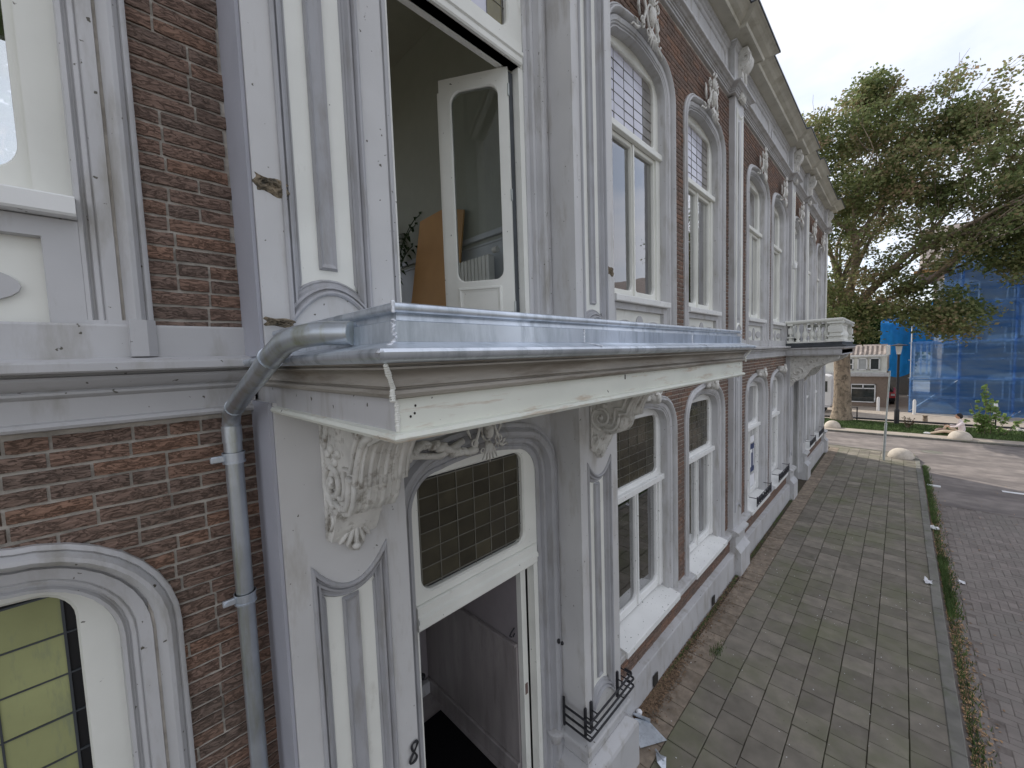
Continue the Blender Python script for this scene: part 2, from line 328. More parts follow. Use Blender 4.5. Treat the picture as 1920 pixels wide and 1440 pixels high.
def make_translucent(m, f):
    N, L = m.node_tree.nodes, m.node_tree.links; B = N['Principled BSDF']
    t = N.new('ShaderNodeBsdfTranslucent'); L.new(B.inputs['Base Color'].links[0].from_socket, t.inputs['Color'])
    mx = N.new('ShaderNodeMixShader'); mx.inputs[0].default_value = f
    L.new(B.outputs[0], mx.inputs[1]); L.new(t.outputs[0], mx.inputs[2]); L.new(mx.outputs[0], N['Material Output'].inputs['Surface'])
make_translucent(TARP, 0.5); make_translucent(NETC, 0.4)

# ================================================================ mesh helpers
class MB:
    def __init__(s): s.v = []; s.f = []
    def add(s, vs, fs):
        b = len(s.v); s.v.extend(vs); s.f.extend([tuple(i + b for i in f) for f in fs]); return s
    def box(s, x0, x1, y0, y1, z0, z1):
        return s.add([(x0, y0, z0), (x1, y0, z0), (x1, y1, z0), (x0, y1, z0), (x0, y0, z1), (x1, y0, z1), (x1, y1, z1), (x0, y1, z1)],
                     [(0, 3, 2, 1), (4, 5, 6, 7), (0, 1, 5, 4), (1, 2, 6, 5), (2, 3, 7, 6), (3, 0, 4, 7)])
    def bbox(s, x0, x1, y0, y1, z0, z1, b=0.006):
        """box with chamfered edges"""
        vs = []
        for z, ins in ((z0, b), (z0 + b, 0), (z1 - b, 0), (z1, b)):
            i = ins
            vs += [(x0 + i, y0 + i, z), (x1 - i, y0 + i, z), (x1 - i, y1 - i, z), (x0 + i, y1 - i, z)]
        fs = [(3, 2, 1, 0), (12, 13, 14, 15)]
        for l in range(3):
            for k in range(4):
                a = l * 4 + k; c = l * 4 + (k + 1) % 4
                fs.append((a, c, c + 4, a + 4))
        return s.add(vs, fs)
    def loft(s, A, B, closed=False):
        n = len(A)
        fs = [(i, i + 1, n + i + 1, n + i) for i in range(n - 1)]
        if closed: fs.append((n - 1, 0, n, 2 * n - 1))
        return s.add(list(A) + list(B), fs)
    def ngon(s, pts): return s.add(list(pts), [tuple(range(len(pts)))])
    def prism(s, poly, h0, h1, axis='y'):
        """poly of 2d points extruded along axis; 'y': (x,z), 'z': (x,y), 'x': (y,z)"""
        def P(p, h): return (p[0], h, p[1]) if axis == 'y' else ((p[0], p[1], h) if axis == 'z' else (h, p[0], p[1]))
        n = len(poly)
        s.add([P(p, h0) for p in poly] + [P(p, h1) for p in poly],
              [tuple(range(n)), tuple(range(2 * n - 1, n - 1, -1))] + [(i, (i + 1) % n, n + (i + 1) % n, n + i) for i in range(n)])
        return s
    def tube(s, pts, r, n=8, caps=True):
        pts = [Vector(p) for p in pts]; m = len(pts); rings = []
        rr = r if hasattr(r, '__len__') else [r] * m
        up = Vector((0, 0, 1)); prev = None
        for i, p in enumerate(pts):
            t = (pts[min(i + 1, m - 1)] - pts[max(i - 1, 0)]).normalized()
            if prev is None:
                a = t.cross(up)
                if a.length < 0.05: a = t.cross(Vector((1, 0, 0)))
            else:
                a = prev - t * prev.dot(t)
                if a.length < 1e-4: a = t.cross(up)
            a.normalize(); prev = a; b = t.cross(a)
            rings.append([tuple(p + (a * math.cos(2 * math.pi * k / n) + b * math.sin(2 * math.pi * k / n)) * rr[i]) for k in range(n)])
        vs = [v for q in rings for v in q]; fs = []
        for i in range(m - 1):
            for k in range(n):
                fs.append((i * n + k, i * n + (k + 1) % n, (i + 1) * n + (k + 1) % n, (i + 1) * n + k))
        if caps: fs += [tuple(range(n - 1, -1, -1)), tuple((m - 1) * n + k for k in range(n))]
        return s.add(vs, fs)
    def lathe(s, c, prof, n=16):
        """prof: (r, z) list round vertical axis at c"""
        vs = [(c[0] + r * math.cos(2 * math.pi * k / n), c[1] + r * math.sin(2 * math.pi * k / n), c[2] + z) for r, z in prof for k in range(n)]
        m = len(prof)
        fs = [(i * n + k, i * n + (k + 1) % n, (i + 1) * n + (k + 1) % n, (i + 1) * n + k) for i in range(m - 1) for k in range(n)]
        fs += [tuple(range(n - 1, -1, -1)), tuple((m - 1) * n + k for k in range(n))]
        return s.add(vs, fs)
    def ell(s, c, r, n=8, m=6, rot=0.0):
        """ellipsoid, rot about the y axis"""
        vs = []; ca, sa = math.cos(rot), math.sin(rot)
        for i in range(m + 1):
            th = math.pi * i / m
            for k in range(n):
                ph = 2 * math.pi * k / n
                x, y, z = r[0] * math.sin(th) * math.cos(ph), r[1] * math.sin(th) * math.sin(ph), r[2] * math.cos(th)
                vs.append((c[0] + x * ca + z * sa, c[1] + y, c[2] - x * sa + z * ca))
        fs = [(i * n + k, i * n + (k + 1) % n, (i + 1) * n + (k + 1) % n, (i + 1) * n + k) for i in range(m) for k in range(n)]
        return s.add(vs, fs)
    def sweep(s, path, prof, plane='xz', base=0.0, closed=False, caps=True):
        """sweep profile (n, h) along a 2d path; n to the left of the path.  plane 'xz': h is y; 'xy': h is z"""
        m = len(path); P = [Vector(p) for p in path]; nor = []
        for i in range(m):
            if closed or 0 < i < m - 1:
                a = (P[i] - P[i - 1]).normalized(); b = (P[(i + 1) % m] - P[i]).normalized()
            elif i == 0: a = b = (P[1] - P[0]).normalized()
            else: a = b = (P[-1] - P[-2]).normalized()
            na, nb = Vector((-a.y, a.x)), Vector((-b.y, b.x))
            h = na + nb
            if h.length < 1e-6: h = na.copy()
            h.normalize(); k = max(0.35, h.dot(na)); nor.append(h / k)
        k = len(prof); vs = []
        for i in range(m):
            for (n, h) in prof:
                q = P[i] + nor[i] * n
                vs.append((q.x, base + h, q.y) if plane == 'xz' else (q.x, q.y, base + h))
        fs = []
        rg = m if closed else m - 1
        for i in range(rg):
            j = (i + 1) % m
            for a in range(k - 1): fs.append((i * k + a, i * k + a + 1, j * k + a + 1, j * k + a))
        if caps and not closed: fs += [tuple(range(k)), tuple((m - 1) * k + a for a in range(k - 1, -1, -1))]
        return s.add(vs, fs)
    def build(s, name, material, parent=None, smooth=False, recalc=True):
        me = bpy.data.meshes.new(name)
        me.from_pydata([(v[0], -v[1], v[2]) for v in s.v], [], [f[::-1] for f in s.f])
        if recalc and len(s.f) < 60000:
            bm = bmesh.new(); bm.from_mesh(me); bmesh.ops.recalc_face_normals(bm, faces=bm.faces); bm.to_mesh(me); bm.free()
        me.materials.append(material)
        o = bpy.data.objects.new(name, me); COL.objects.link(o)
        if smooth:
            me.shade_smooth()
            if smooth != 'full':
                try: me.set_sharp_from_angle(angle=math.radians(38))
                except Exception: pass
        if parent: attach(o, parent)
        return o

def attach(o, parent):
    o.parent = parent
    w = Matrix.Identity(4); p = parent; chain = []
    o.matrix_parent_inverse = WORLD[parent.name].inverted() if parent.name in WORLD else Matrix.Identity(4)
WORLD = {}
def thing(name, label, cat, loc=(0, 0, 0), group=None, kind=None):
    o = bpy.data.objects.new(name, None); COL.objects.link(o)
    o.location = (loc[0], -loc[1], loc[2]); o.empty_display_size = 0.2
    WORLD[o.name] = Matrix.Translation(o.location)
    tag(o, label, cat, group, kind); return o
def tag(o, label=None, cat=None, group=None, kind=None):
    if label: o['label'] = label
    if cat: o['category'] = cat
    if group: o['group'] = group
    if kind: o['kind'] = kind
    return o
def copy_tree(o, parent=None):
    c = o.copy(); COL.objects.link(c)
    if parent: c.parent = parent
    for ch in list(o.children): copy_tree(ch, c)
    return c

# ---- 2d paths
def arc_pts(x0, x1, z, sag, n=14):
    return [(x0 + (x1 - x0) * i / n, z + sag * (1 - (2 * i / n - 1) ** 2)) for i in range(n + 1)]
def arch_path(x0, x1, z0, zt, rx=0.3, rz=0.34, rise=0.06, n=9, m=10):
    zs = zt - rise; pts = [(x0, z0), (x0, zs - rz)]
    for i in range(1, n + 1):
        a = math.pi / 2 * i / n
        pts.append((x0 + rx * (1 - math.cos(a)), zs - rz + rz * math.sin(a)))
    for i in range(1, m):
        t = i / m; x = x0 + rx + (x1 - x0 - 2 * rx) * t
        pts.append((x, zs + rise * (1 - (2 * t - 1) ** 2)))
    for i in range(n + 1):
        a = math.pi / 2 * (1 - i / n)
        pts.append((x1 - rx * (1 - math.cos(a)), zs - rz + rz * math.sin(a)))
    pts.append((x1, z0)); return pts
def rr(x0, x1, z0, z1, rb=(0, 0), rt=(0, 0), rise=0.0, k=7, m=8):
    """closed clockwise loop from the bottom-left corner up; fixed vertex count"""
    pts = []
    for i in range(k + 1):
        a = math.pi / 2 * i / k
        pts.append((x0 + rb[0] * (1 - math.sin(a)), z0 + rb[1] * (1 - math.cos(a))))
    zs = z1 - rise
    for i in range(k + 1):
        a = math.pi / 2 * i / k
        pts.append((x0 + rt[0] * (1 - math.cos(a)), zs - rt[1] * (1 - math.sin(a))))
    for i in range(1, m):
        t = i / m; pts.append((x0 + rt[0] + (x1 - x0 - 2 * rt[0]) * t, zs + rise * (1 - (2 * t - 1) ** 2)))
    for i in range(k + 1):
        a = math.pi / 2 * (1 - i / k)
        pts.append((x1 - rt[0] * (1 - math.cos(a)), zs - rt[1] * (1 - math.sin(a))))
    for i in range(k + 1):
        a = math.pi / 2 * (1 - i / k)
        pts.append((x1 - rb[0] * (1 - math.sin(a)), z0 + rb[1] * (1 - math.cos(a))))
    return pts
def Y(path, y): return [(p[0], y, p[1]) for p in path]
def ring(mb, outer, inner, yf, yin, bev=0.012):
    """flat face between two loops at y=yf, small bead, then a return back to yin"""
    cx = sum(p[0] for p in inner) / len(inner); cz = sum(p[1] for p in inner) / len(inner)
    def sh(p, d):
        dx, dz = cx - p[0], cz - p[1]; l = math.hypot(dx, dz) or 1
        return (p[0] + dx / l * d, p[1] + dz / l * d)
    in2 = [sh(p, -bev) for p in inner]
    mb.loft(Y(outer, yf), Y(in2, yf), True); mb.loft(Y(in2, yf), Y(inner, yf - bev), True); mb.loft(Y(inner, yf - bev), Y(inner, yin), True)
    mb.loft(Y(outer, yin), Y(outer, yf), True)

# ================================================================ ground, pavement, road
g = MB().add([(-60, -60, -0.6), (400, -60, -0.6), (400, 400, -0.6), (-60, 400, -0.6)], [(0, 1, 2, 3)])
g.v = [(-300, -300, -0.125), (600, -300, -0.125), (600, 400, -0.125), (-300, 400, -0.125)]
tag(g.build('ground', GROUND), kind='structure')
road = MB().add([(-30, 2.74, -0.0725), (14.6, 2.74, -0.0725), (14.6, 9.2, -0.0725), (-30, 9.2, -0.0725)], [(0, 1, 2, 3)])
ROADO = road.build('road_bed', ROADJ); tag(ROADO, kind='structure')
rd2 = MB()
rd2.box(14.6, 24.42, 2.0, 30, -0.12, -0.066)
rd2.box(19.0, 24.42, -12, 2.0, -0.12, -0.066)
tag(rd2.build('road', ROAD), kind='structure')
# herringbone clinkers near the camera
def tiny_box_mesh(name, w, l, h, material, b=0.004, wob=0.0):
    m = MB().bbox(-l / 2, l / 2, -w / 2, w / 2, -h, 0, b)
    o = m.build(name, material)
    me = o.data; bpy.data.objects.remove(o); return me
clk = [tiny_box_mesh('road_brick', 0.094, 0.198, 0.05, ROADB) for _ in range(1)]
pieces = []
u = 0.1
for i in range(-10, 190):
    for j in range(-10, 120):
        k = (i + j) % 4   # basket of herringbone cells
        x = 3.0 + i * u; yv = 3.02 + j * u
        if k == 0: pieces.append((x + u, yv + u / 2, 0.0))
        elif k == 2 : pieces.append((x + u / 2, yv + u, math.pi / 2))
# keep a true herringbone: horizontals start where (i-j)%4==0, verticals where (i-j)%4==2 (cell below free)
pieces = []
for i in range(-10, 190):
    for j in range(-10, 120):
        x = 3.0 + i * u; yv = 2.97 + j * u
        d = (i - j) % 4
        if d == 0: pieces.append((x + u, yv + u / 2, 0.0))
        elif d == 3: pieces.append((x + u / 2, yv + u, math.pi / 2))
R3 = np.array(((0.70015486, 0.07193372, -0.71035816), (0.71320017, -0.02364722, 0.70056143), (-0.03359599, 0.99712905, 0.06785986)))
def frame_pos(P):
    """where a point shows (used only to rank which pieces are largest in view)"""
    v = R3.T @ (np.array(P) - np.array([0, 2.18, 4.06]))
    if v[2] > -0.2: return None
    return 960 + 740.64 * v[0] / -v[2], 720 - 740.64 * v[1] / -v[2], -v[2]
cand = []
rest = MB()
for (x, yv, a) in pieces:
    if x > 14.5 or x < 2.5 or yv > 9.1 or yv < 2.98: continue
    f = frame_pos((x, yv, -0.07))
    vis = f and -30 < f[0] < 1950 and -30 < f[1] < 1480
    if not vis and (x > 9 or yv > 6): continue
    cand.append((f[2] if vis else 999, x, yv, a))
cand.sort()
for n, (d, x, yv, a) in enumerate(cand):
    zz = -0.068 + random.uniform(-0.0015, 0.0015)
    if n < 300 and d < 900:
        o = bpy.data.objects.new('clinker', clk[0]); COL.objects.link(o)
        o.location = (x, -yv, zz); o.rotation_euler = (random.uniform(-.012, .012), random.uniform(-.012, .012), a)
        o.parent = ROADO
    else:
        w, l = (0.094, 0.198) if a == 0 else (0.198, 0.094)
        x0, x1, y0, y1 = x - l / 2, x + l / 2, yv - w / 2, yv + w / 2
        b = 0.004
        rest.add([(x0, y0, zz - b), (x1, y0, zz - b), (x1, y1, zz - b), (x0, y1, zz - b), (x0 + b, y0 + b, zz), (x1 - b, y0 + b, zz), (x1 - b, y1 - b, zz), (x0 + b, y1 - b, zz)],
                 [(4, 5, 6, 7), (0, 1, 5, 4), (1, 2, 6, 5), (2, 3, 7, 6), (3, 0, 4, 7)])
tag(rest.build('clinker_paving', ROADB, ROADO, recalc=False), kind='stuff')
# gutter course of bricks along the kerb
gm = MB()
x = 1.0
gl = []
while x < 14.5:
    gm.bbox(x, x + 0.196, 2.865, 2.96, -0.12, -0.070 + random.uniform(-.003, .003), 0.004); x += 0.203
tag(gm.build('gutter_course', ROADB, ROADO), kind='stuff')

# pavement
pv = MB(); pv.box(-6, 20.3, -0.1, 2.61, -0.12, -0.022)
pv.prism([(20.3, -0.1), (20.75, -0.1), (20.7, 0.9), (20.5, 1.6), (20.3, 2.0)], -0.12, -0.008, 'z')
PAVE = pv.build('pavement', JOINT); tag(PAVE, kind='structure')
def tile_mesh(material, l=0.2945, w=0.2945):
    return tiny_box_mesh('paving_tile', w, l, 0.06, material, 0.004)
tm = {0: tile_mesh(PAVER), 1: tile_mesh(SANDY)}
tiles = []
for r in range(8):
    y0 = 0.214 + r * 0.303
    off = 4.133 - 0.303 * 30 + (0.1515 if r % 2 == 0 else 0) + (0.03 if r == 0 else 0)
    i = 0
    while off + i * 0.303 < 20.2:
        x0 = off + i * 0.303; i += 1
        if y0 + 0.3 > 2.62 + 0.05: continue
        if x0 < -3: continue
        f = frame_pos((x0 + .15, y0 + .15, 0))
        vis = f and -40 < f[0] < 1960 and -40 < f[1] < 1500 and f[0] > 1150
        tiles.append((f[2] if vis else 999, x0 + .1515, y0 + .1515, r))
tiles.sort(); restt = MB(); rests = MB()
for n, (d, x, yv, r) in enumerate(tiles):
    zz = random.uniform(-0.005, 0.003) - (0.004 if r == 0 else 0)
    if n < 299 and d < 900:
        o = bpy.data.objects.new('paving_tile', tm[1 if r == 0 else 0]); COL.objects.link(o)
        o.location = (x, -yv, zz); o.rotation_euler = (random.uniform(-.014, .014), random.uniform(-.014, .014), random.uniform(-.015, .015))
        o.parent = PAVE
    else:
        (rests if r == 0 else restt).bbox(x - .1485, x + .1485, yv - .1485, yv + .1485, -0.06, zz, 0.004)
tag(restt.build('far_paving_tiles', PAVER, PAVE, recalc=False), kind='stuff')
tag(rests.build('wall_side_tiles', SANDY, PAVE, recalc=False), kind='stuff')
# kerb stones
kerb = MB(); kerb.box(-6, 19.55, 2.625, 2.73, -0.12, -0.02); KERB = kerb.build('kerb', KERBM); tag(KERB, kind='structure')
km = MB().bbox(-0.496, 0.496, -0.06, 0.06, -0.1, 0.012, 0.01); ko = km.build('kerb_stone', KERBM); kme = ko.data; bpy.data.objects.remove(ko)
for i in range(20):
    o = bpy.data.objects.new('kerb_stone', kme); COL.objects.link(o)
    o.location = (0.1 + i * 1.0, -2.677 - random.uniform(-.004, .004), 0.0); o.parent = KERB
    o.rotation_euler = (0, 0, random.uniform(-.004, .004))
kc = MB()
for a0, a1 in ((0, 22), (23, 45), (46, 68), (69, 90)):   # curved corner
    pts = [(19.62 + 0.85 * math.sin(math.radians(a0 + (a1 - a0) * t / 4)), 2.677 - 0.85 + 0.85 * math.cos(math.radians(a0 + (a1 - a0) * t / 4))) for t in range(5)]
    m = MB().sweep(pts, [(-0.06, -0.1), (-0.06, 0.012), (0.05, 0.012), (0.06, 0.0), (0.06, -0.1)], 'xy')
    m.build('kerb_stone', KERBM, KERB)
MB().sweep([(20.47, 1.82), (20.6, 0.9), (20.8, -0.1), (21.0, -6)], [(-0.06, -0.1), (-0.06, 0.012), (0.05, 0.012), (0.06, 0.0), (0.06, -0.1)], 'xy').build('kerb_stone', KERBM, KERB)
cp = MB().prism([(19.5, 2.615), (19.62, 2.61), (20.0, 2.5), (20.25, 2.3), (20.38, 2.0), (20.41, 1.82), (20.3, 1.8), (20.3, 2.61)][0:7] + [(19.5, 1.8)], -0.12, 0.003, 'z')
cp.prism([(20.22, -6), (20.9, -6), (20.74, -0.1), (20.54, 0.9), (20.41, 1.79), (20.22, 1.79)], -0.12, 0.001, 'z')
cp.build('corner_slab', PAVER, PAVE)

# far side of the side road
fp = MB(); fp.prism([(24.45, -12), (25.35, -12), (25.35, 30), (24.45, 30)], -0.12, 0.0, 'z')
FPAV = fp.build('far_pavement', PATHM); tag(FPAV, kind='structure')
fk = MB(); FK = None
fkb = MB(); fkb.box(24.38, 24.46, -12, 30, -0.12, -0.03); FK = fkb.build('far_kerb', KERBM); tag(FK, kind='structure')
fks = MB().bbox(-0.07, 0.05, -0.49, 0.49, -0.1, 0.015, 0.012); q = fks.build('kerb_stone', KERBM); qme = q.data; bpy.data.objects.remove(q)
for i in range(16):
    o = bpy.data.objects.new('kerb_stone', qme); COL.objects.link(o); o.location = (24.45, -(-3.0 + i * 1.0), 0.0); o.parent = FK
lw = MB().prism([(25.35, -12), (27.9, -12), (27.9, 30), (25.35, 30)], -0.1, 0.02, 'z')
LAWN = lw.build('lawn', GRASSG); tag(LAWN, kind='structure')
pp = MB().prism([(28.5, -30), (60, -30), (60, 60), (28.5, 60)], -0.12, 0.004, 'z')
tag(pp.build('far_path', PATHM), kind='structure')
pq = MB().prism([(27.9, -30), (28.5, -30), (28.5, 60), (27.9, 60)], -0.12, -0.02, 'z')
tag(pq.build('soil_strip', JOINT), kind='structure')
# grass blades: far lawn and gutter
def blades(n, fx, fy, fz, h, w, name, m, parent=None, label=None, cat=None):
    xs = fx(n); ys = fy(n); hh = h * rng.uniform(0.5, 1.3, n); an = rng.uniform(0, 2 * np.pi, n); ln = rng.uniform(0, 0.6, n) * hh
    la = rng.uniform(0, 2 * np.pi, n)
    V = np.empty((n, 3, 3)); dx = np.cos(an) * w / 2; dy = np.sin(an) * w / 2
    V[:, 0] = np.stack([xs - dx, -ys - dy, np.full(n, fz)], 1); V[:, 1] = np.stack([xs + dx, -ys + dy, np.full(n, fz)], 1)
    V[:, 2] = np.stack([xs + np.cos(la) * ln, -ys + np.sin(la) * ln, fz + hh], 1)
    me = bpy.data.meshes.new(name); me.from_pydata(V.reshape(-1, 3).tolist(), [], np.arange(3 * n).reshape(-1, 3).tolist())
    me.materials.append(m); o = bpy.data.objects.new(name, me); COL.objects.link(o)
    tag(o, label, cat, kind='stuff')
    if parent: o.parent = parent
    return o
U = rng.uniform
blades(26000, lambda n: U(25.38, 27.88, n), lambda n: U(-3, 8.5, n), 0.02, 0.09, 0.03, 'grass', GRASSB, None, 'short green grass on the far verge behind the low kerb', 'grass')
def gut(n):
    x = []
    while len(x) < n:
        c = rng.uniform(4.6, 19)
        k = 1.0 if 8.6 < c < 11.0 else (0.55 if c > 13 else 0.22)
        if rng.random() < k: x.append(c)
    return np.array(x)
blades(6500, gut, lambda n: 2.78 + np.abs(rng.normal(0, 0.065, n)), -0.07, 0.075, 0.012, 'gutter_grass', GRASSB, None, 'ragged green grass growing along the kerb in the gutter', 'grass')
blades(170, lambda n: rng.normal(5.5, 0.09, n), lambda n: rng.normal(0.50, 0.035, n), 0.0, 0.055, 0.007, 'weed', GRASSB, None, 'small green weed tuft in a joint of the pavement near the wall', 'weed')
def wallx(n):
    c = rng.choice([5.6, 6.3, 4.9, 9.0, 7.6, 11, 13], n); return c + rng.normal(0, 0.28, n)
blades(1500, wallx, lambda n: 0.165 + np.abs(rng.normal(0, 0.018, n)), 0.0, 0.03, 0.01, 'moss_tufts', GRASSB, None, 'thin moss and weeds at the foot of the pale plinth', 'weeds')

def flakes(name, n, fx, fy, z, size, m, label, cat, curl=0.4, asp=0.5):
    mb = []; fc = []
    xs, ys = fx(n), fy(n)
    for i in range(n):
        s = size * random.uniform(0.5, 1.3); a = random.uniform(0, 6.28); t = [random.uniform(-curl, curl) * s for _ in range(4)]
        ca, sa = math.cos(a), math.sin(a); b = len(mb)
        for k, (u_, v_) in enumerate(((-1, 0), (0, -asp), (1, 0), (0, asp))):
            mb.append((xs[i] + (u_ * ca - v_ * sa) * s, -(ys[i] + (u_ * sa + v_ * ca) * s), z + 0.006 + abs(t[k])))
        fc.append((b, b + 1, b + 2)); fc.append((b, b + 2, b + 3))
    me = bpy.data.meshes.new(name); me.from_pydata(mb, [], fc); me.materials.append(m)
    o = bpy.data.objects.new(name, me); COL.objects.link(o); tag(o, label, cat, kind='stuff'); return o
flakes('leaf_litter', 3900, lambda n: U(4.5, 17, n), lambda n: 2.77 + np.abs(rng.normal(0, 0.085, n)), -0.07, 0.02, DEADL,
       'brown and orange fallen leaves lying in the gutter beside the kerb', 'leaves')
flakes('dark_litter', 4200, lambda n: np.where(rng.random(n) < .35, rng.normal(4.25, .35, n), 3.3 + np.abs(rng.normal(0, 3.4, n))), lambda n: 0.14 + np.abs(rng.normal(0, 0.085, n)), 0.0, 0.016, DEADD,
       'dark dry leaf debris at the foot of the plinth', 'debris')
flakes('scattered_leaves', 260, lambda n: U(3, 18, n), lambda n: U(2.9, 6.5, n), -0.068, 0.02, DEADL, 'single dead leaves scattered on the brick road', 'leaves')
flakes('petals', 420, lambda n: U(2.5, 17, n), lambda n: U(0.2, 2.6, n), 0.0, 0.009, PAPER, 'tiny pale petals and crumbs scattered on the grey pavement', 'litter', 0.3, 0.4)

# ================================================================ facade
H1 = thing('townhouse', 'grey and white town house with zinc topped entrance canopy, open balcony door and brown brick', 'house', (1.87, 0, 0))
H2 = thing('townhouse', 'grey and white town house further along the street with a balustraded balcony', 'house', (13.95, 0, 0))

WINS = []   # (x0, x1 outer, zbase, apex outer) covered areas, used when laying bricks
def cover(x0, x1, z0, zt): WINS.append((x0, x1, z0, zt))
def arch_z(x, w):
    """outer arch height of window w at x, or None"""
    x0, x1, z0, zt = w
    if x <= x0 or x >= x1: return None
    rx, rz, rise = 0.42, 0.44, 0.06; zs = zt - rise
    d = min(x - x0, x1 - x)
    if d < rx:
        return zs - rz + rz * math.sqrt(max(0, 1 - ((rx - d) / rx) ** 2))
    t = (x - x0 - rx) / (x1 - x0 - 2 * rx); return zs + rise * (1 - (2 * t - 1) ** 2)

ARCH = [(0, -0.20), (0, -0.050), (0.006, -0.030), (0.018, -0.026), (0.024, -0.042), (0.030, -0.044), (0.036, -0.026), (0.048, -0.020), (0.053, -0.026), (0.058, -0.014), (0.098, -0.004),
        (0.101, -0.020), (0.107, -0.022), (0.111, 0.010), (0.124, 0.036), (0.138, 0.047), (0.152, 0.044), (0.164, 0.028), (0.168, 0.016), (0.174, 0.026), (0.184, 0.024), (0.19, 0.018), (0.19, -0.03)]

def crest(parent, cx, z0, s=1.0, y=0.05, small=False, name='crest_ornament'):
    """rococo cartouche above a window"""
    m = MB()
    def spiral(cx_, cz, r, dirx, turns=1.4, start=0, th=0.018, yy=0.05):
        pts = []; n = 16
        for i in range(n + 1):
            t = i / n; a = start + dirx * t * turns * 2 * math.pi; q = r * (1 - 0.75 * t)
            pts.append((cx_ + q * math.cos(a), yy + 0.02 * t, cz + q * math.sin(a)))
        m.tube(pts, [th * .8 * (1.0 - 0.4 * i / n) * s for i in range(n + 1)], 6)
    if not small:
        T = lambda pts, r: m.tube([(cx + p[0] * s, y + p[1], z0 + p[2] * s) for p in pts], [q * s for q in r] if hasattr(r, '__len__') else r * s, 6)
        m.ell((cx, y + .075, z0 + .30 * s), (.052 * s, .045, .10 * s), 10, 8)
        T([(.078 * math.sin(t * .5236), .055, .30 + .128 * math.cos(t * .5236)) for t in range(13)], .012)
        for k in range(-3, 4):     # fan of the shell
            a = k * .33; T([(.03 * math.sin(a), .05, .43), (.085 * math.sin(a), .075, .43 + .07 * math.cos(a)), (.135 * math.sin(a), .09, .44 + .125 * math.cos(a))], [.008, .015, .010])
        for k in range(-2, 3):     # drop
            a = k * .30; T([(.03 * k * .5, .06, .17), (.05 * k * .6, .085, .07), (.055 * k, .075, -.02 - .02 * (2 - abs(k)))], [.010, .017, .006])
        for d in (-1, 1):
            spiral(cx + d * .155 * s, z0 + .47 * s, .065 * s, d, 1.5, math.pi / 2, .017, y + .055)
            spiral(cx + d * .185 * s, z0 + .17 * s, .060 * s, -d, 1.4, -math.pi / 2, .016, y + .045)
            spiral(cx + d * .10 * s, z0 + .09 * s, .04 * s, d, 1.2, 0, .012, y + .07)
            T([(d * .11, .04, .53), (d * .135, .05, .42), (d * .115, .06, .32), (d * .15, .06, .23), (d * .20, .05, .11)], [.010, .017, .014, .018, .010])
            T([(d * .20, .03, .23), (d * .245, .035, .31), (d * .225, .03, .40), (d * .25, .03, .44)], [.010, .018, .013, .006])
            T([(d * .21, .03, .11), (d * .27, .03, .07), (d * .34, .02, .085), (d * .385, .015, .05)], [.014, .019, .014, .006])
            T([(d * .26, .03, .09), (d * .29, .04, .135), (d * .33, .03, .15)], [.010, .013, .005])
        T([(-.02, .08, .56), (.02, .09, .62), (.07, .08, .65), (.10, .07, .70)], [.018, .022, .014, .006])
        T([(-.06, .07, .57), (-.05, .08, .62), (-.01, .08, .66)], [.012, .015, .005])
    else:
        m.prism([(cx - .07, z0), (cx + .07, z0), (cx + .095, z0 + .16), (cx - .095, z0 + .16)], y - .04, y + .10)
        for d in (-1, 1):
            spiral(cx + d * .06, z0 + .14, .05, d, 1.2, math.pi / 2, 0.02, y + .10)
            m.ell((cx + d * .11, y + .03, z0 + .06), (.05, .04, .03), 7, 5, d * .6)
        m.ell((cx, y + .11, z0 + .06), (.035, .04, .07), 8, 6)
    return m.build(name, STUCCO, parent, smooth='full')

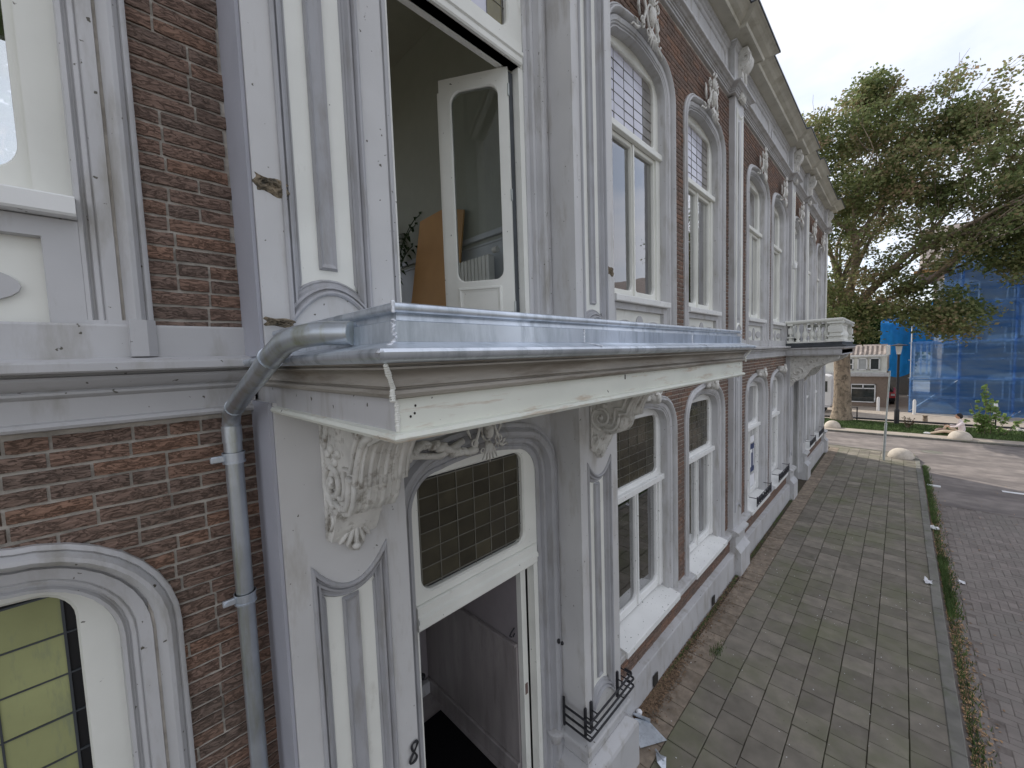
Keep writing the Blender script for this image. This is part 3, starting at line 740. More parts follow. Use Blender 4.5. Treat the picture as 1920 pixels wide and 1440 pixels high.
def leaded(win, x0, x1, z0, z1, nx, nz, pmat, y, rt=0.07, rb=0.07, individual=True, lead=LEADC, border=0.0, boost=None):
    """leaded light: one pane object per quarry, cames as one sub-part"""
    lp = rr(x0, x1, z0, z1, (rb, rb), (rt, rt))
    b = MB()
    xs = [x0 + border + (x1 - x0 - 2 * border) * i / nx for i in range(nx + 1)]; zs = [z0 + border + (z1 - z0 - 2 * border) * i / nz for i in range(nz + 1)]
    g = 0.0
    for i in range(nx):
        for j in range(nz):
            a, c, e, f = xs[i], xs[i + 1], zs[j], zs[j + 1]
            if border:
                if i == 0: a -= 0
            t = [random.uniform(-.0022, .0022) for _ in range(3)]
            cx, cz = (a + c) / 2, (e + f) / 2
            poly = [(a, e), (c, e), (c, f), (a, f)]
            vs = [(px, y + t[0] + (px - cx) * t[1] * 6 + (pz - cz) * t[2] * 6, pz) for px, pz in poly]
            if individual:
                mm = pmat
                if boost and boost(i, j): mm = boost(i, j)
                MB().add(vs + [(v[0], v[1] - .004, v[2]) for v in vs], [(0, 1, 2, 3), (7, 6, 5, 4), (0, 4, 5, 1), (1, 5, 6, 2), (2, 6, 7, 3), (3, 7, 4, 0)]).build('pane', mm, win)
            else: b.add(vs, [(0, 1, 2, 3)])
    if not individual: b.build('pane', pmat, win)
    c = MB()
    lw_ = .0022 if pmat is PANEW else .003
    for xx in xs[1:-1]: c.box(xx - lw_, xx + lw_, y - .002, y + .005, z0, z1)
    for zz in zs[1:-1]: c.box(x0, x1, y - .002, y + .0055, zz - lw_, zz + lw_)
    if border:
        for xx in (xs[0], xs[-1]): c.box(xx - .004, xx + .004, y - .002, y + .006, z0, z1)
        for zz in (zs[0], zs[-1]): c.box(x0, x1, y - .002, y + .006, zz - .004, zz + .004)
    c.build('leading', lead, win)
    if border:
        d = MB(); ring(d, rr(x0 - .01, x1 + .01, z0 - .01, z1 + .01, (rb, rb), (rt, rt)), rr(x0 + border, x1 - border, z0 + border, z1 - border, (rb * .7, rb * .7), (rt * .7, rt * .7)), y - .003, y - .006, 0.001)
        d.build('glass_border', RUBBER, win)

def wavy(x0, x1, z0, z1, y, amp=0.03, wl=0.09, step=0.012):
    n = int((x1 - x0) / step); m = MB(); A = []; B_ = []
    for i in range(n + 1):
        x = x0 + (x1 - x0) * i / n; yy = y + amp * math.sin(x / wl * 6.28) * (0.7 + 0.3 * math.sin(x * 13))
        A.append((x, yy, z0)); B_.append((x, yy, z1))
    return m.loft(A, B_)

def window(house, x0, x1, zb, zs, zt, ztr, up, detail=2, top='lead', pm=None, nx=6, nz=7, curtain='dark', kind='window', net=True, sillslab=None, plinths=True, boost=None):
    """x0,x1,zt: outer architrave; zb: foot of architrave; zs: sill top; ztr: underside of the transom"""
    a0, a1, za = x0 + .19, x1 - .19, zt - .19
    s = MB().sweep(arch_path(a0, a1, zb, za, 0.26, 0.28, 0.06), ARCH)
    if plinths and up:
        for xa, xb in ((x0, a0 + .002), (a1 - .002, x1)):
            sg = 1 if xa == x0 else -1
            e = [(-0.003, -.05), (-0.003, -.03), (.05, -.015), (.06, .0), (.11, .004), (.115, .055), (.165, .055), (.193, .03), (.193, -.03)]
            if sg > 0: pth = [(a0, 4.112), (a0, 4.255)]
            else: pth = [(a1, 4.255), (a1, 4.112)]
            s.sweep(pth, e)
    s.build('window_surround', GREY, house, smooth=True)
    cover(x0, x1, zb, zt)
    yf = -0.11
    w = MB()
    gx0, gx1 = a0 + .115, a1 - .115
    gz1 = za - .125
    ring(w, rr(a0 - .01, a1 + .01, ztr, za + .0, (0, 0), (0.26, 0.28), .06), rr(gx0, gx1, ztr + .13, gz1, (.07, .07), (.09, .09), .012), yf - .02, yf - .08)
    w.bbox(a0, a1, yf - .10, yf + .035, ztr, ztr + .075, .006)
    w.bbox(a0, a0 + .10, yf - .10, yf, zs, ztr, .005); w.bbox(a1 - .10, a1, yf - .10, yf, zs, ztr, .005)
    xc = (a0 + a1) / 2
    for c0, c1 in ((a0 + .10, xc), (xc, a1 - .10)):
        ring(w, rr(c0, c1, zs + .0, ztr, (0, 0), (0, 0)), rr(c0 + .03 if c0 < xc - .01 else c0 + .028, c1 - .028, zs + .10, ztr - .05, (.08, .10), (.02, .02)), yf - .025, yf - .07, .008)
    w.bbox(xc - .014, xc + .014, yf - .03, yf - .005, zs + .02, ztr - .01, .004)
    win = w.build(kind, CREAM if up else WHITE, house)
    yg = yf - .06
    if top == 'lead': leaded(win, gx0, gx1, ztr + .13, gz1, nx, nz, pm or PANED, yg, individual=detail >= 2, border=0.0, boost=boost)
    else: MB().box(gx0 - .01, gx1 + .01, yg - .004, yg, ztr + .12, gz1 + .01).build('pane', GLASS, win)
    for c0, c1 in ((a0 + .12, xc - .02), (xc + .02, a1 - .12)):
        MB().box(c0, c1, yg - .004, yg, zs + .08, ztr - .04).build('pane', GLASS, win)
    # curtains and the dark room behind
    if not (up and x0 < 0): wavy(xc + .30, a1 - .02, zs + .02, za, -0.30, 0.025, .085).build('curtain', CURT, win)
    if net: wavy(a0 - .02, xc + .40, zs + .02, ztr + .05, -0.235, 0.010, .05).build('net_curtain', NETC, win)
    elif curtain == 'dark': wavy(a0 - .02, a0 + .25, zs + .02, za, -0.34, 0.03, .085).build('curtain', CURT, win)
    rm = MB(); rm.box(a0 - .25, a1 + .25, -2.2, -0.205, zs - .1, za + .1)
    rm.f = [f for k, f in enumerate(rm.f) if k != 4]
    # front ring is closed by the wall itself
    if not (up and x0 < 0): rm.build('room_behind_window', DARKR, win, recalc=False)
    # sill
    if up:
        sl = MB().prism([(-0.2, zs + .02), (0.0, zs), (0.026, zs - .006), (0.03, zs - .012), (0.03, zs - .068), (0.024, zs - .076), (-0.2, zs - .076)], a0 - .005, a1 + .005, 'x')
        sl.build('sill', WHITE, win)
        pz0, pz1 = 4.19, 4.55
        pf = MB(); ring(pf, rr(a0 - .005, a1 + .005, 4.10, zs - .08), rr(a0 + .09, a1 - .09, pz0, pz1), -0.03, -0.10, .004)
        pf.build('apron_frame', GREY, house)
        ap = MB().add(Y([(a0 + .08, pz0 - .01), (a1 - .08, pz0 - .01), (a1 - .08, pz1 + .01), (a0 + .08, pz1 + .01)], -0.075), [(0, 1, 2, 3)])
        ap.build('apron_panel', CREAM, house)
        o = MB()
        def oval(cx, rx, rz, m=o): m.prism([(cx + rx * math.cos(t * 6.2832 / 24), (pz0 + pz1) / 2 + rz * math.sin(t * 6.2832 / 24)) for t in range(24)], -0.08, -0.058)
        oval(xc, .09, .13)
        for d in (-1, 1):
            e0 = xc + d * .36; m = MB()
            pts = []
            for t in range(13):
                a = math.pi / 2 - t * math.pi / 12
                pts.append((e0 + d * (.08 + .0) + (0.09 if d < 0 else -0.09) * -0 + 0.11 * math.cos(a) * (-d) * -1, (pz0 + pz1) / 2 + .11 * math.sin(a)))
            oval(e0, .18, .07)
        o.build('apron_ovals', GREY, house)
    else:
        sl = MB().prism([(-0.2, zs - .02), (0.112, zs - .085), (0.118, zs - .092), (0.118, zs - .160), (-0.2, zs - .160)], x0 + .15, x1 - .15, 'x')
        sl.build('sill', WHITE, win)
    return win

WALL1 = MB()   # mortar plane pieces are collected per house as boxes around the openings
def wall_plane(mb, x0, x1, z0, z1, wins):
    """mortar plane at y=-0.012 with window holes; wins: list of (x0,x1,zb,zt) outer"""
    y = -0.012
    xs = sorted([w for w in wins if w[0] < x1 and w[1] > x0 and w[2] < z1 and w[3] > z0])
    c = x0
    for w in xs:
        i0, i1 = w[0] + .10, w[1] - .10
        if i0 > c: mb.add(Y([(c, z0), (i0, z0), (i0, z1), (c, z1)], y), [(0, 1, 2, 3)])
        if w[2] > z0 and w[2] < 4: mb.add(Y([(i0, z0), (i1, z0), (i1, w[2]), (i0, w[2])], y), [(0, 1, 2, 3)])
        n = 30
        for k in range(n):
            xa, xb = i0 + (i1 - i0) * k / n, i0 + (i1 - i0) * (k + 1) / n
            za = max(w[2], (arch_z(xa, w) or z0) - .08); zb_ = max(w[2], (arch_z(xb, w) or z0) - .08)
            if w[3] - .02 < z1 or True: mb.add(Y([(xa, za), (xb, zb_), (xb, z1), (xa, z1)], y), [(0, 1, 2, 3)])
        c = i1
    if c < x1: mb.add(Y([(c, z0), (x1, z0), (x1, z1), (c, z1)], y), [(0, 1, 2, 3)])

CO = 0.0609
def brick_unit():
    """one hand-moulded brick, 1 long in x, uneven face, 20 faces"""
    out = []
    for v in range(6):
        r = random.Random(v); m = MB(); h, d = 0.0245, 0.012
        nx = 4; f = []
        pts = []
        for j in range(3):
            for i in range(nx + 1):
                edge = (i in (0, nx)) or (j in (0, 2))
                pts.append((-0.5 + i / nx, (-0.0035 if edge else 0.0) + r.uniform(-.0016, .0016), -h + h * j + (r.uniform(-.002, .002) if j != 1 else r.uniform(-.004, .004))))
        n = nx + 1
        for j in range(2):
            for i in range(nx): f.append((j * n + i, j * n + i + 1, (j + 1) * n + i + 1, (j + 1) * n + i))
        base = len(pts); per = [i for i in range(n)] + [n * 2 - 1, 3 * n - 1] + [2 * n + i for i in range(nx - 1, -1, -1)] + [n]
        for p in per: pts.append((pts[p][0], -0.02, pts[p][2]))
        for k in range(len(per)):
            k2 = (k + 1) % len(per); f.append((per[k], base + k, base + k2, per[k2]))
        m.add(pts, f); out.append((pts, f))
    return out
BU = brick_unit()
BMESH = []
for pts, f in BU:
    o = MB().add(pts, f).build('brick', BRICK, recalc=True); BMESH.append(o.data); bpy.data.objects.remove(o)

def brick_rows(x0, x1, z0, z1, wins, seed=0, align=0.0):
    """list of (xa, xb, z centre) clear of the architraves"""
    r = random.Random(seed); out = []
    k0 = math.ceil((z0 - 0.0) / CO); z = k0 * CO
    row = 0
    while z + CO <= z1 + 0.012:
        zc = z + CO / 2
        x = x0 - (0.108 if (k0 + row) % 2 else 0.0) + r.uniform(-.01, .01) - align
        while x < x1:
            L = 0.2155 if r.random() > 0.17 else 0.108
            a, b = max(x, x0), min(x + L - .0095, x1); x += L
            if b - a < 0.025: continue
            # clip by windows
            segs = [(a, b)]
            for w in wins:
                if zc + .02 < w[2] or zc - .03 > w[3]: continue
                ns = []
                for s0, s1 in segs:
                    # find blocked interval at this z
                    lo, hi = w[0] + .012, w[1] - .012
                    top = (arch_z(w[0] + .2, w) or 0)
                    if zc > w[3] - .50:
                        q = [xx for xx in np.linspace(w[0] + .001, w[1] - .001, 120) if (arch_z(xx, w) or -9) > zc + .045]
                        if not q: ns.append((s0, s1)); continue
                        lo, hi = q[0] + .02, q[-1] - .02
                    if s1 <= lo or s0 >= hi: ns.append((s0, s1))
                    else:
                        if s0 < lo: ns.append((s0, lo))
                        if s1 > hi: ns.append((hi, s1))
                segs = ns
            for s0, s1 in segs:
                if s1 - s0 > .018: out.append((s0, s1, zc))
        z += CO; row += 1
    return out

def lay(house, regions, wins, indiv):
    allb = []
    for n, (x0, x1, z0, z1, al) in enumerate(regions): allb += brick_rows(x0, x1, z0, z1, wins, 11 + n * 7, al)
    sc = []
    for (a, b, z) in allb:
        f = frame_pos(((a + b) / 2, 0, z))
        vis = f and -30 < f[0] < 1950 and -30 < f[1] < 1470
        sc.append((f[2] if vis else 99, a, b, z))
    sc.sort(); rs = MB(); rr_ = random.Random(3)
    for n, (d, a, b, z) in enumerate(sc):
        v = rr_.randrange(6)
        yj = rr_.uniform(-.002, .0025)
        if n < indiv and d < 90:
            o = bpy.data.objects.new('brick', BMESH[v]); COL.objects.link(o)
            o.location = ((a + b) / 2, -yj, z); o.scale = (b - a, 1, 1); o.rotation_euler = (0, rr_.uniform(-.006, .006), 0)
            attach(o, house)
        else:
            if d < 6:
                pts, f = BU[v]; c = (a + b) / 2; L = b - a
                rs.add([(c + p[0] * L, p[1] + yj, z + p[2]) for p in pts], f)
            else:
                h = .0245; e = .003
                rs.add([(a, -.014, z - h), (b, -.014, z - h), (b, -.014, z + h), (a, -.014, z + h), (a + e, yj, z - h + e), (b - e, yj, z - h + e), (b - e, yj, z + h - e), (a + e, yj, z + h - e)],
                       [(4, 5, 6, 7), (0, 1, 5, 4), (1, 2, 6, 5), (2, 3, 7, 6), (3, 0, 4, 7)])
    tag(rs.build('brickwork', BRICK, house, recalc=False), kind='stuff')

# ---------------- windows of the first house
ZB, ZS, ZTR, ZT = 0.72, 0.86, 2.34, 3.56          # ground floor
UB, US, UTR, UT = 4.25, 4.70, 6.51, 7.74          # upper floor
LW = window(H1, -1.62, .14, ZB, ZS, ZT - .04, ZTR, False, 0, top='none')
# the near left window has its own large yellow-green leaded pane reaching lower
for o in [c for c in list(LW.children)]:
    if o.name.startswith('pane') or o.name.startswith('curtain') or o.name.startswith('net_curtain'): bpy.data.objects.remove(o)
bpy.data.objects.remove(LW)
w = MB(); a0, a1, za = -1.43, -.05, 3.33
ring(w, rr(a0 - .01, a1 + .01, ZS, za, (0, 0), (.26, .28), .06), rr(a0 + .115, a1 - .115, ZS + .12, za - .10, (.08, .08), (.11, .12), .02), -.125, -.19, .014)
LW = w.build('window', CREAM, H1)
for c in [o for o in bpy.data.objects if o.name.startswith('room_behind_window') and o.parent is None]: bpy.data.objects.remove(c)
leaded(LW, a0 + .115, a1 - .115, ZS + .12, za - .105, 6, 13, PANEY, -.175, rt=.10, border=.035, lead=DARKL)
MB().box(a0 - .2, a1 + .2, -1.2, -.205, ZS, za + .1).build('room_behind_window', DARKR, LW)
MB().prism([(-0.2, ZS - .02), (0.112, ZS - .085), (0.118, ZS - .092), (0.118, ZS - .16), (-0.2, ZS - .16)], -1.47, -.01, 'x').build('sill', WHITE, LW)

window(H1, -1.62, .14, UB, US, UT, UTR, True, 0, pm=PANEW, net=False)
window(H1, 3.61, 5.37, ZB, ZS, ZT, ZTR, False, 2, pm=PANED, nx=5, nz=7, net=False)
window(H1, 5.68, 7.42, ZB, ZS, ZT, ZTR, False, 2, pm=PANED, nx=5, nz=7, net=False)
window(H1, 3.61, 5.37, UB, US, UT, UTR, True, 2, pm=PANEW, nx=5, nz=7, boost=lambda i, j: PANEB if i == 4 else None)
window(H1, 5.68, 7.42, UB, US, UT, UTR, True, 2, pm=PANEW, nx=5, nz=7, boost=lambda i, j: PANEB if i == 4 else None)
W2 = [(8.74, 10.54), (10.78, 12.55), (15.35, 17.10), (17.33, 19.12)]
win_c = []
for i, (a, b) in enumerate(W2):
    win_c.append(window(H2, a, b, ZB, ZS, ZT, ZTR - .02, False, 0, top='clear', net=False))
    window(H2, a, b, UB, US, UT, UTR, True, 0, top='clear', net=False)
for cx, hs in ((4.49, H1), (6.55, H1), (-.74, H1)) + tuple(((a + b) / 2, H2) for a, b in W2):
    crest(hs, cx, 7.47, 1.0)
    crest(hs, cx, 3.46, 1.0, small=True, name='keystone')
for cx in (13.95,): crest(H2, cx, 7.47, 1.0)
cover(13.15, 14.75, 4.25, 7.74); cover(13.1, 14.8, 0.0, 3.56)

# ---------------- brick and mortar
lo = [w for w in WINS if w[2] < 3]; upw = [w for w in WINS if w[2] > 3]
for xa, xb in ((-5.0, .47), (3.2, 7.7)):
    for z0_, z1_, ws in ((.40, 3.88, lo), (4.1, 8.4, upw)):
        mw = MB(); wall_plane(mw, xa, xb, z0_, z1_, ws); mw.build('wall', MORTAR, H1, recalc=False)
lay(H1, [(.14 - 2.9, .468, .76, 3.85, .0), (-2.76, .458, 4.19, 8.33, .03), (3.28, 7.70, 4.19, 8.33, .02), (3.28, 7.70, .76, 3.85, .05)], WINS, 300)
for z0_, z1_, ws in ((.40, 3.88, lo), (4.1, 8.4, upw)):
    mw = MB(); wall_plane(mw, 7.7, 19.5, z0_, z1_, ws); mw.build('wall', MORTAR, H2, recalc=False)
lay(H2, [(8.20, 19.45, 4.19, 8.33, .0), (8.20, 19.45, .76, 3.85, .03)], WINS, 0)

# ---------------- string course, plinth, entablature
STR = [(-.03, 3.852), (.022, 3.852), (.04, 3.857), (.046, 3.868), (.038, 3.880), (.022, 3.885), (.022, 3.965), (.034, 3.970), (.046, 3.979), (.046, 3.987), (.036, 3.994), (.05, 4.0), (.075, 4.018),
       (.082, 4.03), (.08, 4.042), (.06, 4.046), (.06, 4.054), (.142, 4.056), (.148, 4.062), (.148, 4.088), (.14, 4.095), (-.03, 4.116)]
def pil_path(x0, x1, ps, d=.09):
    p = [(x0, 0)]
    for a, b in ps: p += [(a, 0), (a, d), (b, d), (b, 0)]
    return p + [(x1, 0)]
P2 = (7.68, 8.20); P3 = (12.60, 13.05); P4 = (14.80, 15.25); P5 = (19.15, 19.5)
MB().sweep([(-5.0, 0), (.47, 0)], STR, 'xy').build('string_course', GREY, H1, smooth=True)
MB().sweep([(3.28, 0), (7.68, 0), (7.68, .09), (8.2, .09), (8.2, 0), (8.4, 0)], STR, 'xy').build('string_course', GREY, H1, smooth=True)
MB().sweep([(8.4, 0), (12.6, 0), (12.6, .09), (13.05, .09), (13.05, 0), (14.8, 0), (14.8, .09), (15.25, .09), (15.25, 0), (19.1, 0), (19.1, .09), (19.5, .09), (19.5, -.3)], STR, 'xy').build('string_course', GREY, H2, smooth=True)
for h_, a, b in ((H1, -5.0, .47), (H1, 3.28, 7.68), (H2, 8.2, 12.6), (H2, 15.25, 19.1)):
    MB().prism([(-.02, 4.10), (.02, 4.10), (.02, 4.230), (.016, 4.238), (-.02, 4.24)], a, b, 'x').build('skirting', GREY, h_)
    # plinth with chamfer, sill band
    MB().prism([(-.02, -.05), (.135, -.05), (.135, .385), (.13, .398), (.04, .415), (-.02, .42)], a, b, 'x').build('plinth', GREY, h_)
    MB().box(a, b, -.012, .038, .38, .735).build('base_wall', MORTAR, h_)
    bs = MB(); rq = random.Random(int(a * 10))
    for row in range(5):
        zc = .425 + row * CO; x = a - (.11 if row % 2 else 0) - .02
        while x < b:
            L = .2155 if rq.random() > .2 else .108; xa, xb = max(x, a), min(x + L - .0095, b); x += L
            if xb - xa > .02:
                if max(xa, -3) < 8:
                    pts, f = BU[rq.randrange(6)]; bs.add([((xa + xb) / 2 + p[0] * (xb - xa), p[1] + .05, zc + p[2]) for p in pts], f)
                else: bs.box(xa, xb, .03, .05, zc - .025, zc + .025)
    tag(bs.build('base_brickwork', BRICK, h_, recalc=False), kind='stuff')
for h_, a, b in ((H1, -5.0, .47), (H1, 3.28, 7.68), (H2, 8.2, 12.6), (H2, 15.25, 19.1)):
    for (wa, wb, wz, wt) in [w for w in lo if a - .1 < w[0] < b] + [(b + .15, b + .2, 0, 0)]:
        pass
    MB().prism([(-.02, .692), (.09, .692), (.10, .70), (.10, .755), (.092, .764), (.03, .776), (-.02, .785)], a, b, 'x').build('sill_band', GREY, h_)

ENT = [(-.03, 8.32), (.02, 8.32), (.03, 8.325), (.03, 8.35), (.045, 8.352), (.045, 8.375), (.06, 8.38), (.06, 8.395), (.08, 8.40), (.10, 8.415), (.125, 8.425), (.135, 8.43), (.14, 8.44), (.14, 8.452), (.02, 8.462),
       (.02, 8.50), (.012, 8.505), (.012, 9.03), (.03, 9.045), (.035, 9.07), (.06, 9.09), (.065, 9.125)]
CRN = [(.06, 9.13), (.20, 9.145), (.205, 9.13), (.235, 9.13), (.245, 9.15), (.25, 9.175), (.285, 9.19), (.32, 9.205), (.36, 9.235), (.40, 9.255), (.43, 9.262), (.435, 9.268)]
GUT = [(.435, 9.268), (.45, 9.27), (.45, 9.30), (.30, 9.31), (-.03, 9.34)]
path_e1 = pil_path(-5.0, 8.2, [(.40, 1.12), (2.62, 3.34)], .32)[:-1] + [(7.62, 0), (7.62, .09), (8.26, .09), (8.26, 0), (8.5, 0)]
path_e2 = [(8.5, 0), (12.55, 0), (12.55, .09), (13.1, .09), (13.1, 0), (14.75, 0), (14.75, .09), (15.3, .09), (15.3, 0), (19.08, 0), (19.08, .09), (19.55, .09), (19.55, -3)]
for h_, p in ((H1, path_e1), (H2, path_e2)):
    MB().sweep(p, ENT, 'xy').build('entablature', GREY, h_)
    MB().sweep(p, CRN, 'xy').build('cornice', CORN, h_)
    MB().sweep(p, GUT, 'xy').build('roof_gutter', DARKL, h_)
MB().prism([(-.02, 9.30), (-2.2, 10.6), (-4.35, 9.3)], -5, 8.2, 'x').build('roof', TILEM, H1)
MB().prism([(-.02, 9.30), (-4.0, 11.6), (-8, 9.3)], 8.2, 19.5, 'x').build('roof', TILEM, H2)
bk = MB()
for a, b, z0_, z1_ in ((-5, 8.18, -.1, 5.0), (-5, 8.18, 7.4, 9.3), (-5, -1.5, 5.0, 7.4), (2.0, 8.18, 5.0, 7.4), (-.2, .3, 5.0, 7.4)): bk.add([(a, -4.32, z0_), (b, -4.32, z0_), (b, -4.32, z1_), (a, -4.32, z1_)], [(0, 1, 2, 3)])  # openings match the unseen windows added to light the upper room
bk.box(-5.0, -4.8, -4.3, -.03, -.1, 9.3); tag(bk.build('rear_wall', MORTAR, H1))
bk = MB(); bk.box(8.2, 19.5, -8.0, -7.8, -.1, 9.3); bk.box(19.3, 19.5, -7.8, -.03, -.1, 9.3); bk.box(8.1, 8.2, -7.8, -.03, 0, 9.3); bk.build('rear_wall', MORTAR, H2)

# frieze panels
for h_, spans in ((H1, ((-4.6, .2), (3.6, 5.45), (5.7, 7.45))), (H2, ((8.5, 10.4), (10.65, 12.4), (15.5, 17.1), (17.3, 18.9)))):
    for a, b in spans:
        z0, z1 = 8.60, 8.94
        lp = []
        for t in range(9): q = math.pi / 2 + math.pi * t / 8; lp.append((a + .17 + .17 * math.cos(q), 8.77 + .17 * math.sin(q)))
        lp = lp[::-1]
        for t in range(9): q = math.pi / 2 - math.pi * t / 8; lp.append((b - .17 + .17 * math.cos(q), 8.77 + .17 * math.sin(q)))
        MB().sweep(lp, [(.02, .012), (.02, .03), (.0, .04), (-.02, .03), (-.03, .014)], closed=True).build('frieze_panel', GREY, h_, smooth=True)

# ---------------- pilasters
def pilaster(h_, x0, x1, y=.09):
    for z0, z1 in ((.80, 3.85), (4.10, 8.32)):
        m = MB(); m.box(x0, x1, -.02, y, z0, z1)
        o = m.build('pilaster', GREY, h_)
        p = arc_pts(x0 + .09, x1 - .09, z0 + .30, .10)[::-1]
        p2 = arc_pts(x0 + .09, x1 - .09, z1 - .16, -.10)
        loop = [(q[0], q[1]) for q in p2] + p
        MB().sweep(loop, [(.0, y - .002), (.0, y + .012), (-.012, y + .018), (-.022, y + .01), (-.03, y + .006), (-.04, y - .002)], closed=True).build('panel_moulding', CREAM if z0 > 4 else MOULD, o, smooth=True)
        xc = (x0 + x1) / 2
        MB().bbox(xc - .05, xc + .05, y - .002, y + .012, z0 + .5, z1 - .35, .008).build('panel_strip', GREY, o)
    ped = MB()
    ped.bbox(x0 - .03, x1 + .03, -.02, y + .05, .5, .72, .004)
    ped.prism([(-.02, .70), (y + .05, .70), (y + .11, .735), (y + .11, .775), (y + .03, .81), (-.02, .81)], x0 - .05, x1 + .05, 'x')
    ped.prism([(-.02, -.05), (.23, -.05), (.23, .42), (y + .05, .52), (-.02, .53)], x0 - .04, x1 + .04, 'x')
    ped.build('pedestal', GREY, h_)
    b = MB(); b.bbox(x0 - .02, x1 + .02, -.02, y + .02, 4.10, 4.25, .01); b.build('pilaster_base', GREY, h_)
    # frieze console above
    console_shape(h_, x0 + .14, x1 - .14, y + .01, 8.30, .72, 9.10, name='frieze_console')

def console_shape(h_, x0, x1, yb, z0, depthscale, ztop, name='console', full=False):
    s = (ztop - z0) / .70
    prof = [(0, 0.0), (.05, -.02), (.10, .06), (.135, .14), (.17, .14), (.22, .145), (.26, .19), (.29, .26), (.30, .31), (.37, .31), (.38, .35), (.42, .42), (.47, .50), (.56, .56), (.66, .60), (.78, .62), (.80, .70), (0, .70)]
    k = depthscale if not full else 1.0
    pts = [(yb + p[0] * k * (s if not full else 1), z0 + p[1] * s) for p in prof]
    if not full:
        pts = [(yb, z0), (yb + .05, z0), (yb + .07, z0 + .2 * s), (yb + .06, z0 + .38 * s), (yb + .12, z0 + .43 * s), (yb + .17, z0 + .50 * s), (yb + .18, z0 + .58 * s), (yb + .14, z0 + .64 * s), (yb + .14, z0 + .70 * s), (yb, z0 + .70 * s)]
    m = MB().prism(pts, x0, x1, 'x'); c = (x0 + x1) / 2
    cz, cy, r = z0 + .54 * s, yb + .10, .06
    for xx, d in ((x0 - .006, -1), (x1 + .006, 1)):
        sp = []
        for i in range(22):
            t = i / 21; a = -math.pi / 2 + t * 2.4 * math.pi; q = r * (1 - .8 * t)
            sp.append((xx + d * .004, cy + q * math.cos(a), cz + q * math.sin(a)))
        m.tube(sp, .010, 5)
    for q in (-1, 0, 1):
        m.ell((c + q * (x1 - x0) * .3, yb + .055, z0 + .06 * s), ((x1 - x0) * .12, .022, .06 * s), 7, 5)
    m.tube([(c, yb + .05, z0 + .1 * s), (c, yb + .09, z0 + .25 * s), (c, yb + .08, z0 + .38 * s)], [.015, .02, .015], 6)
    return m.build(name, STUCCO, h_, smooth=True)
for (a, b), h_ in ((P2, H1), (P3, H2), (P4, H2), (P5, H2)): pilaster(h_, a, b)

# ---------------- entrance bay pillars
def panel_loop(x0, x1, z0, z1, sag=.13, bulge=.13, n=14):
    """closed clockwise loop: left side up, top sagging, right side down, bottom bulging up; fixed counts"""
    top = arc_pts(x0, x1, z1, -sag, n); bot = arc_pts(x0, x1, z0, bulge, n)[::-1]
    return top + bot
def rect_loop(x0, x1, z0, z1, n=14):
    return [(x0 + (x1 - x0) * i / n, z1) for i in range(n + 1)] + [(x1 - (x1 - x0) * i / n, z0) for i in range(n + 1)]
def bay_pillar(x0, x1, z0, z1, pz0, pz1, y=.30, mats=(GREY, CREAM), xin=.11):
    m = MB()
    R_, L_ = rect_loop(x0, x1, z0, z1), panel_loop(x0 + xin, x1 - xin - .02, pz0, pz1)
    m.loft(Y(R_, y), Y(L_, y), True); m.loft(Y(R_, -.02), Y(R_, y), True)
    steps = [(.010, 0), (.008, .010), (0, .016), (-.008, .014), (-.013, -.004), (-.016, -.012), (-.020, -.012), (-.024, -.002), (-.034, -.004), (-.040, -.020), (-.044, -.028), (-.054, -.030), (-.060, -.026), (-.066, -.034), (-.07, -.040)]
    o = m.build('pillar', PALE, H1)
    MB().sweep(L_, [(a, y + b) for a, b in steps], closed=True).build('panel_moulding', MOULD, o, smooth=True)
    f = MB(); f.sweep(L_, [(-.07, y - .0362), (-.0701, y - .0364)], closed=True); xa, xb = x0 + xin + .07, x1 - xin - .09
    f.prism([(xa - .02, pz0 + .05), (xb + .02, pz0 + .05), (xb + .02, pz1 - .05), (xa - .02, pz1 - .05)], y - .06, y - .039)
    f.build('pillar_panel', mats[1], o)
    xc = (xa + xb) / 2
    st = MB(); zb, zt = pz0 + .24, pz1 - .20
    st.loft(Y([(xc - .042, zb), (xc - .042, zt), (xc + .042, zt), (xc + .042, zb)], y - .037), Y([(xc - .034, zb + .01), (xc - .034, zt - .01), (xc + .034, zt - .01), (xc + .034, zb + .01)], y - .018), True)
    st.loft(Y([(xc - .034, zb + .01), (xc - .034, zt - .01), (xc + .034, zt - .01), (xc + .034, zb + .01)], y - .018), Y([(xc - .022, zb + .03), (xc - .022, zt - .03), (xc + .022, zt - .03), (xc + .022, zb + .03)], y - .03), True)
    st.add(Y([(xc - .022, zb + .03), (xc - .022, zt - .03), (xc + .022, zt - .03), (xc + .022, zb + .03)], y - .03), [(0, 1, 2, 3)])
    st.build('panel_strip', MOULD, o)
    return o
PL, PR = (.47, 1.06), (2.68, 3.28)
for a, b in (PL, PR):
    bay_pillar(a, b, .70, 3.90, .86, 3.12)
    bay_pillar(a if a > 2 else .459, b, 4.10, 8.33, 4.25, 7.9)
# thin lilac skins, darker and bluer than the fronts, on pillar sides facing the camera
MB().box(.455, .4685, -.02, .286, .0, 3.90).build('lilac_return', LILAC, H1)
MB().box(.444, .4575, -.02, .286, 4.10, 8.33).build('lilac_return', LILAC, H1)
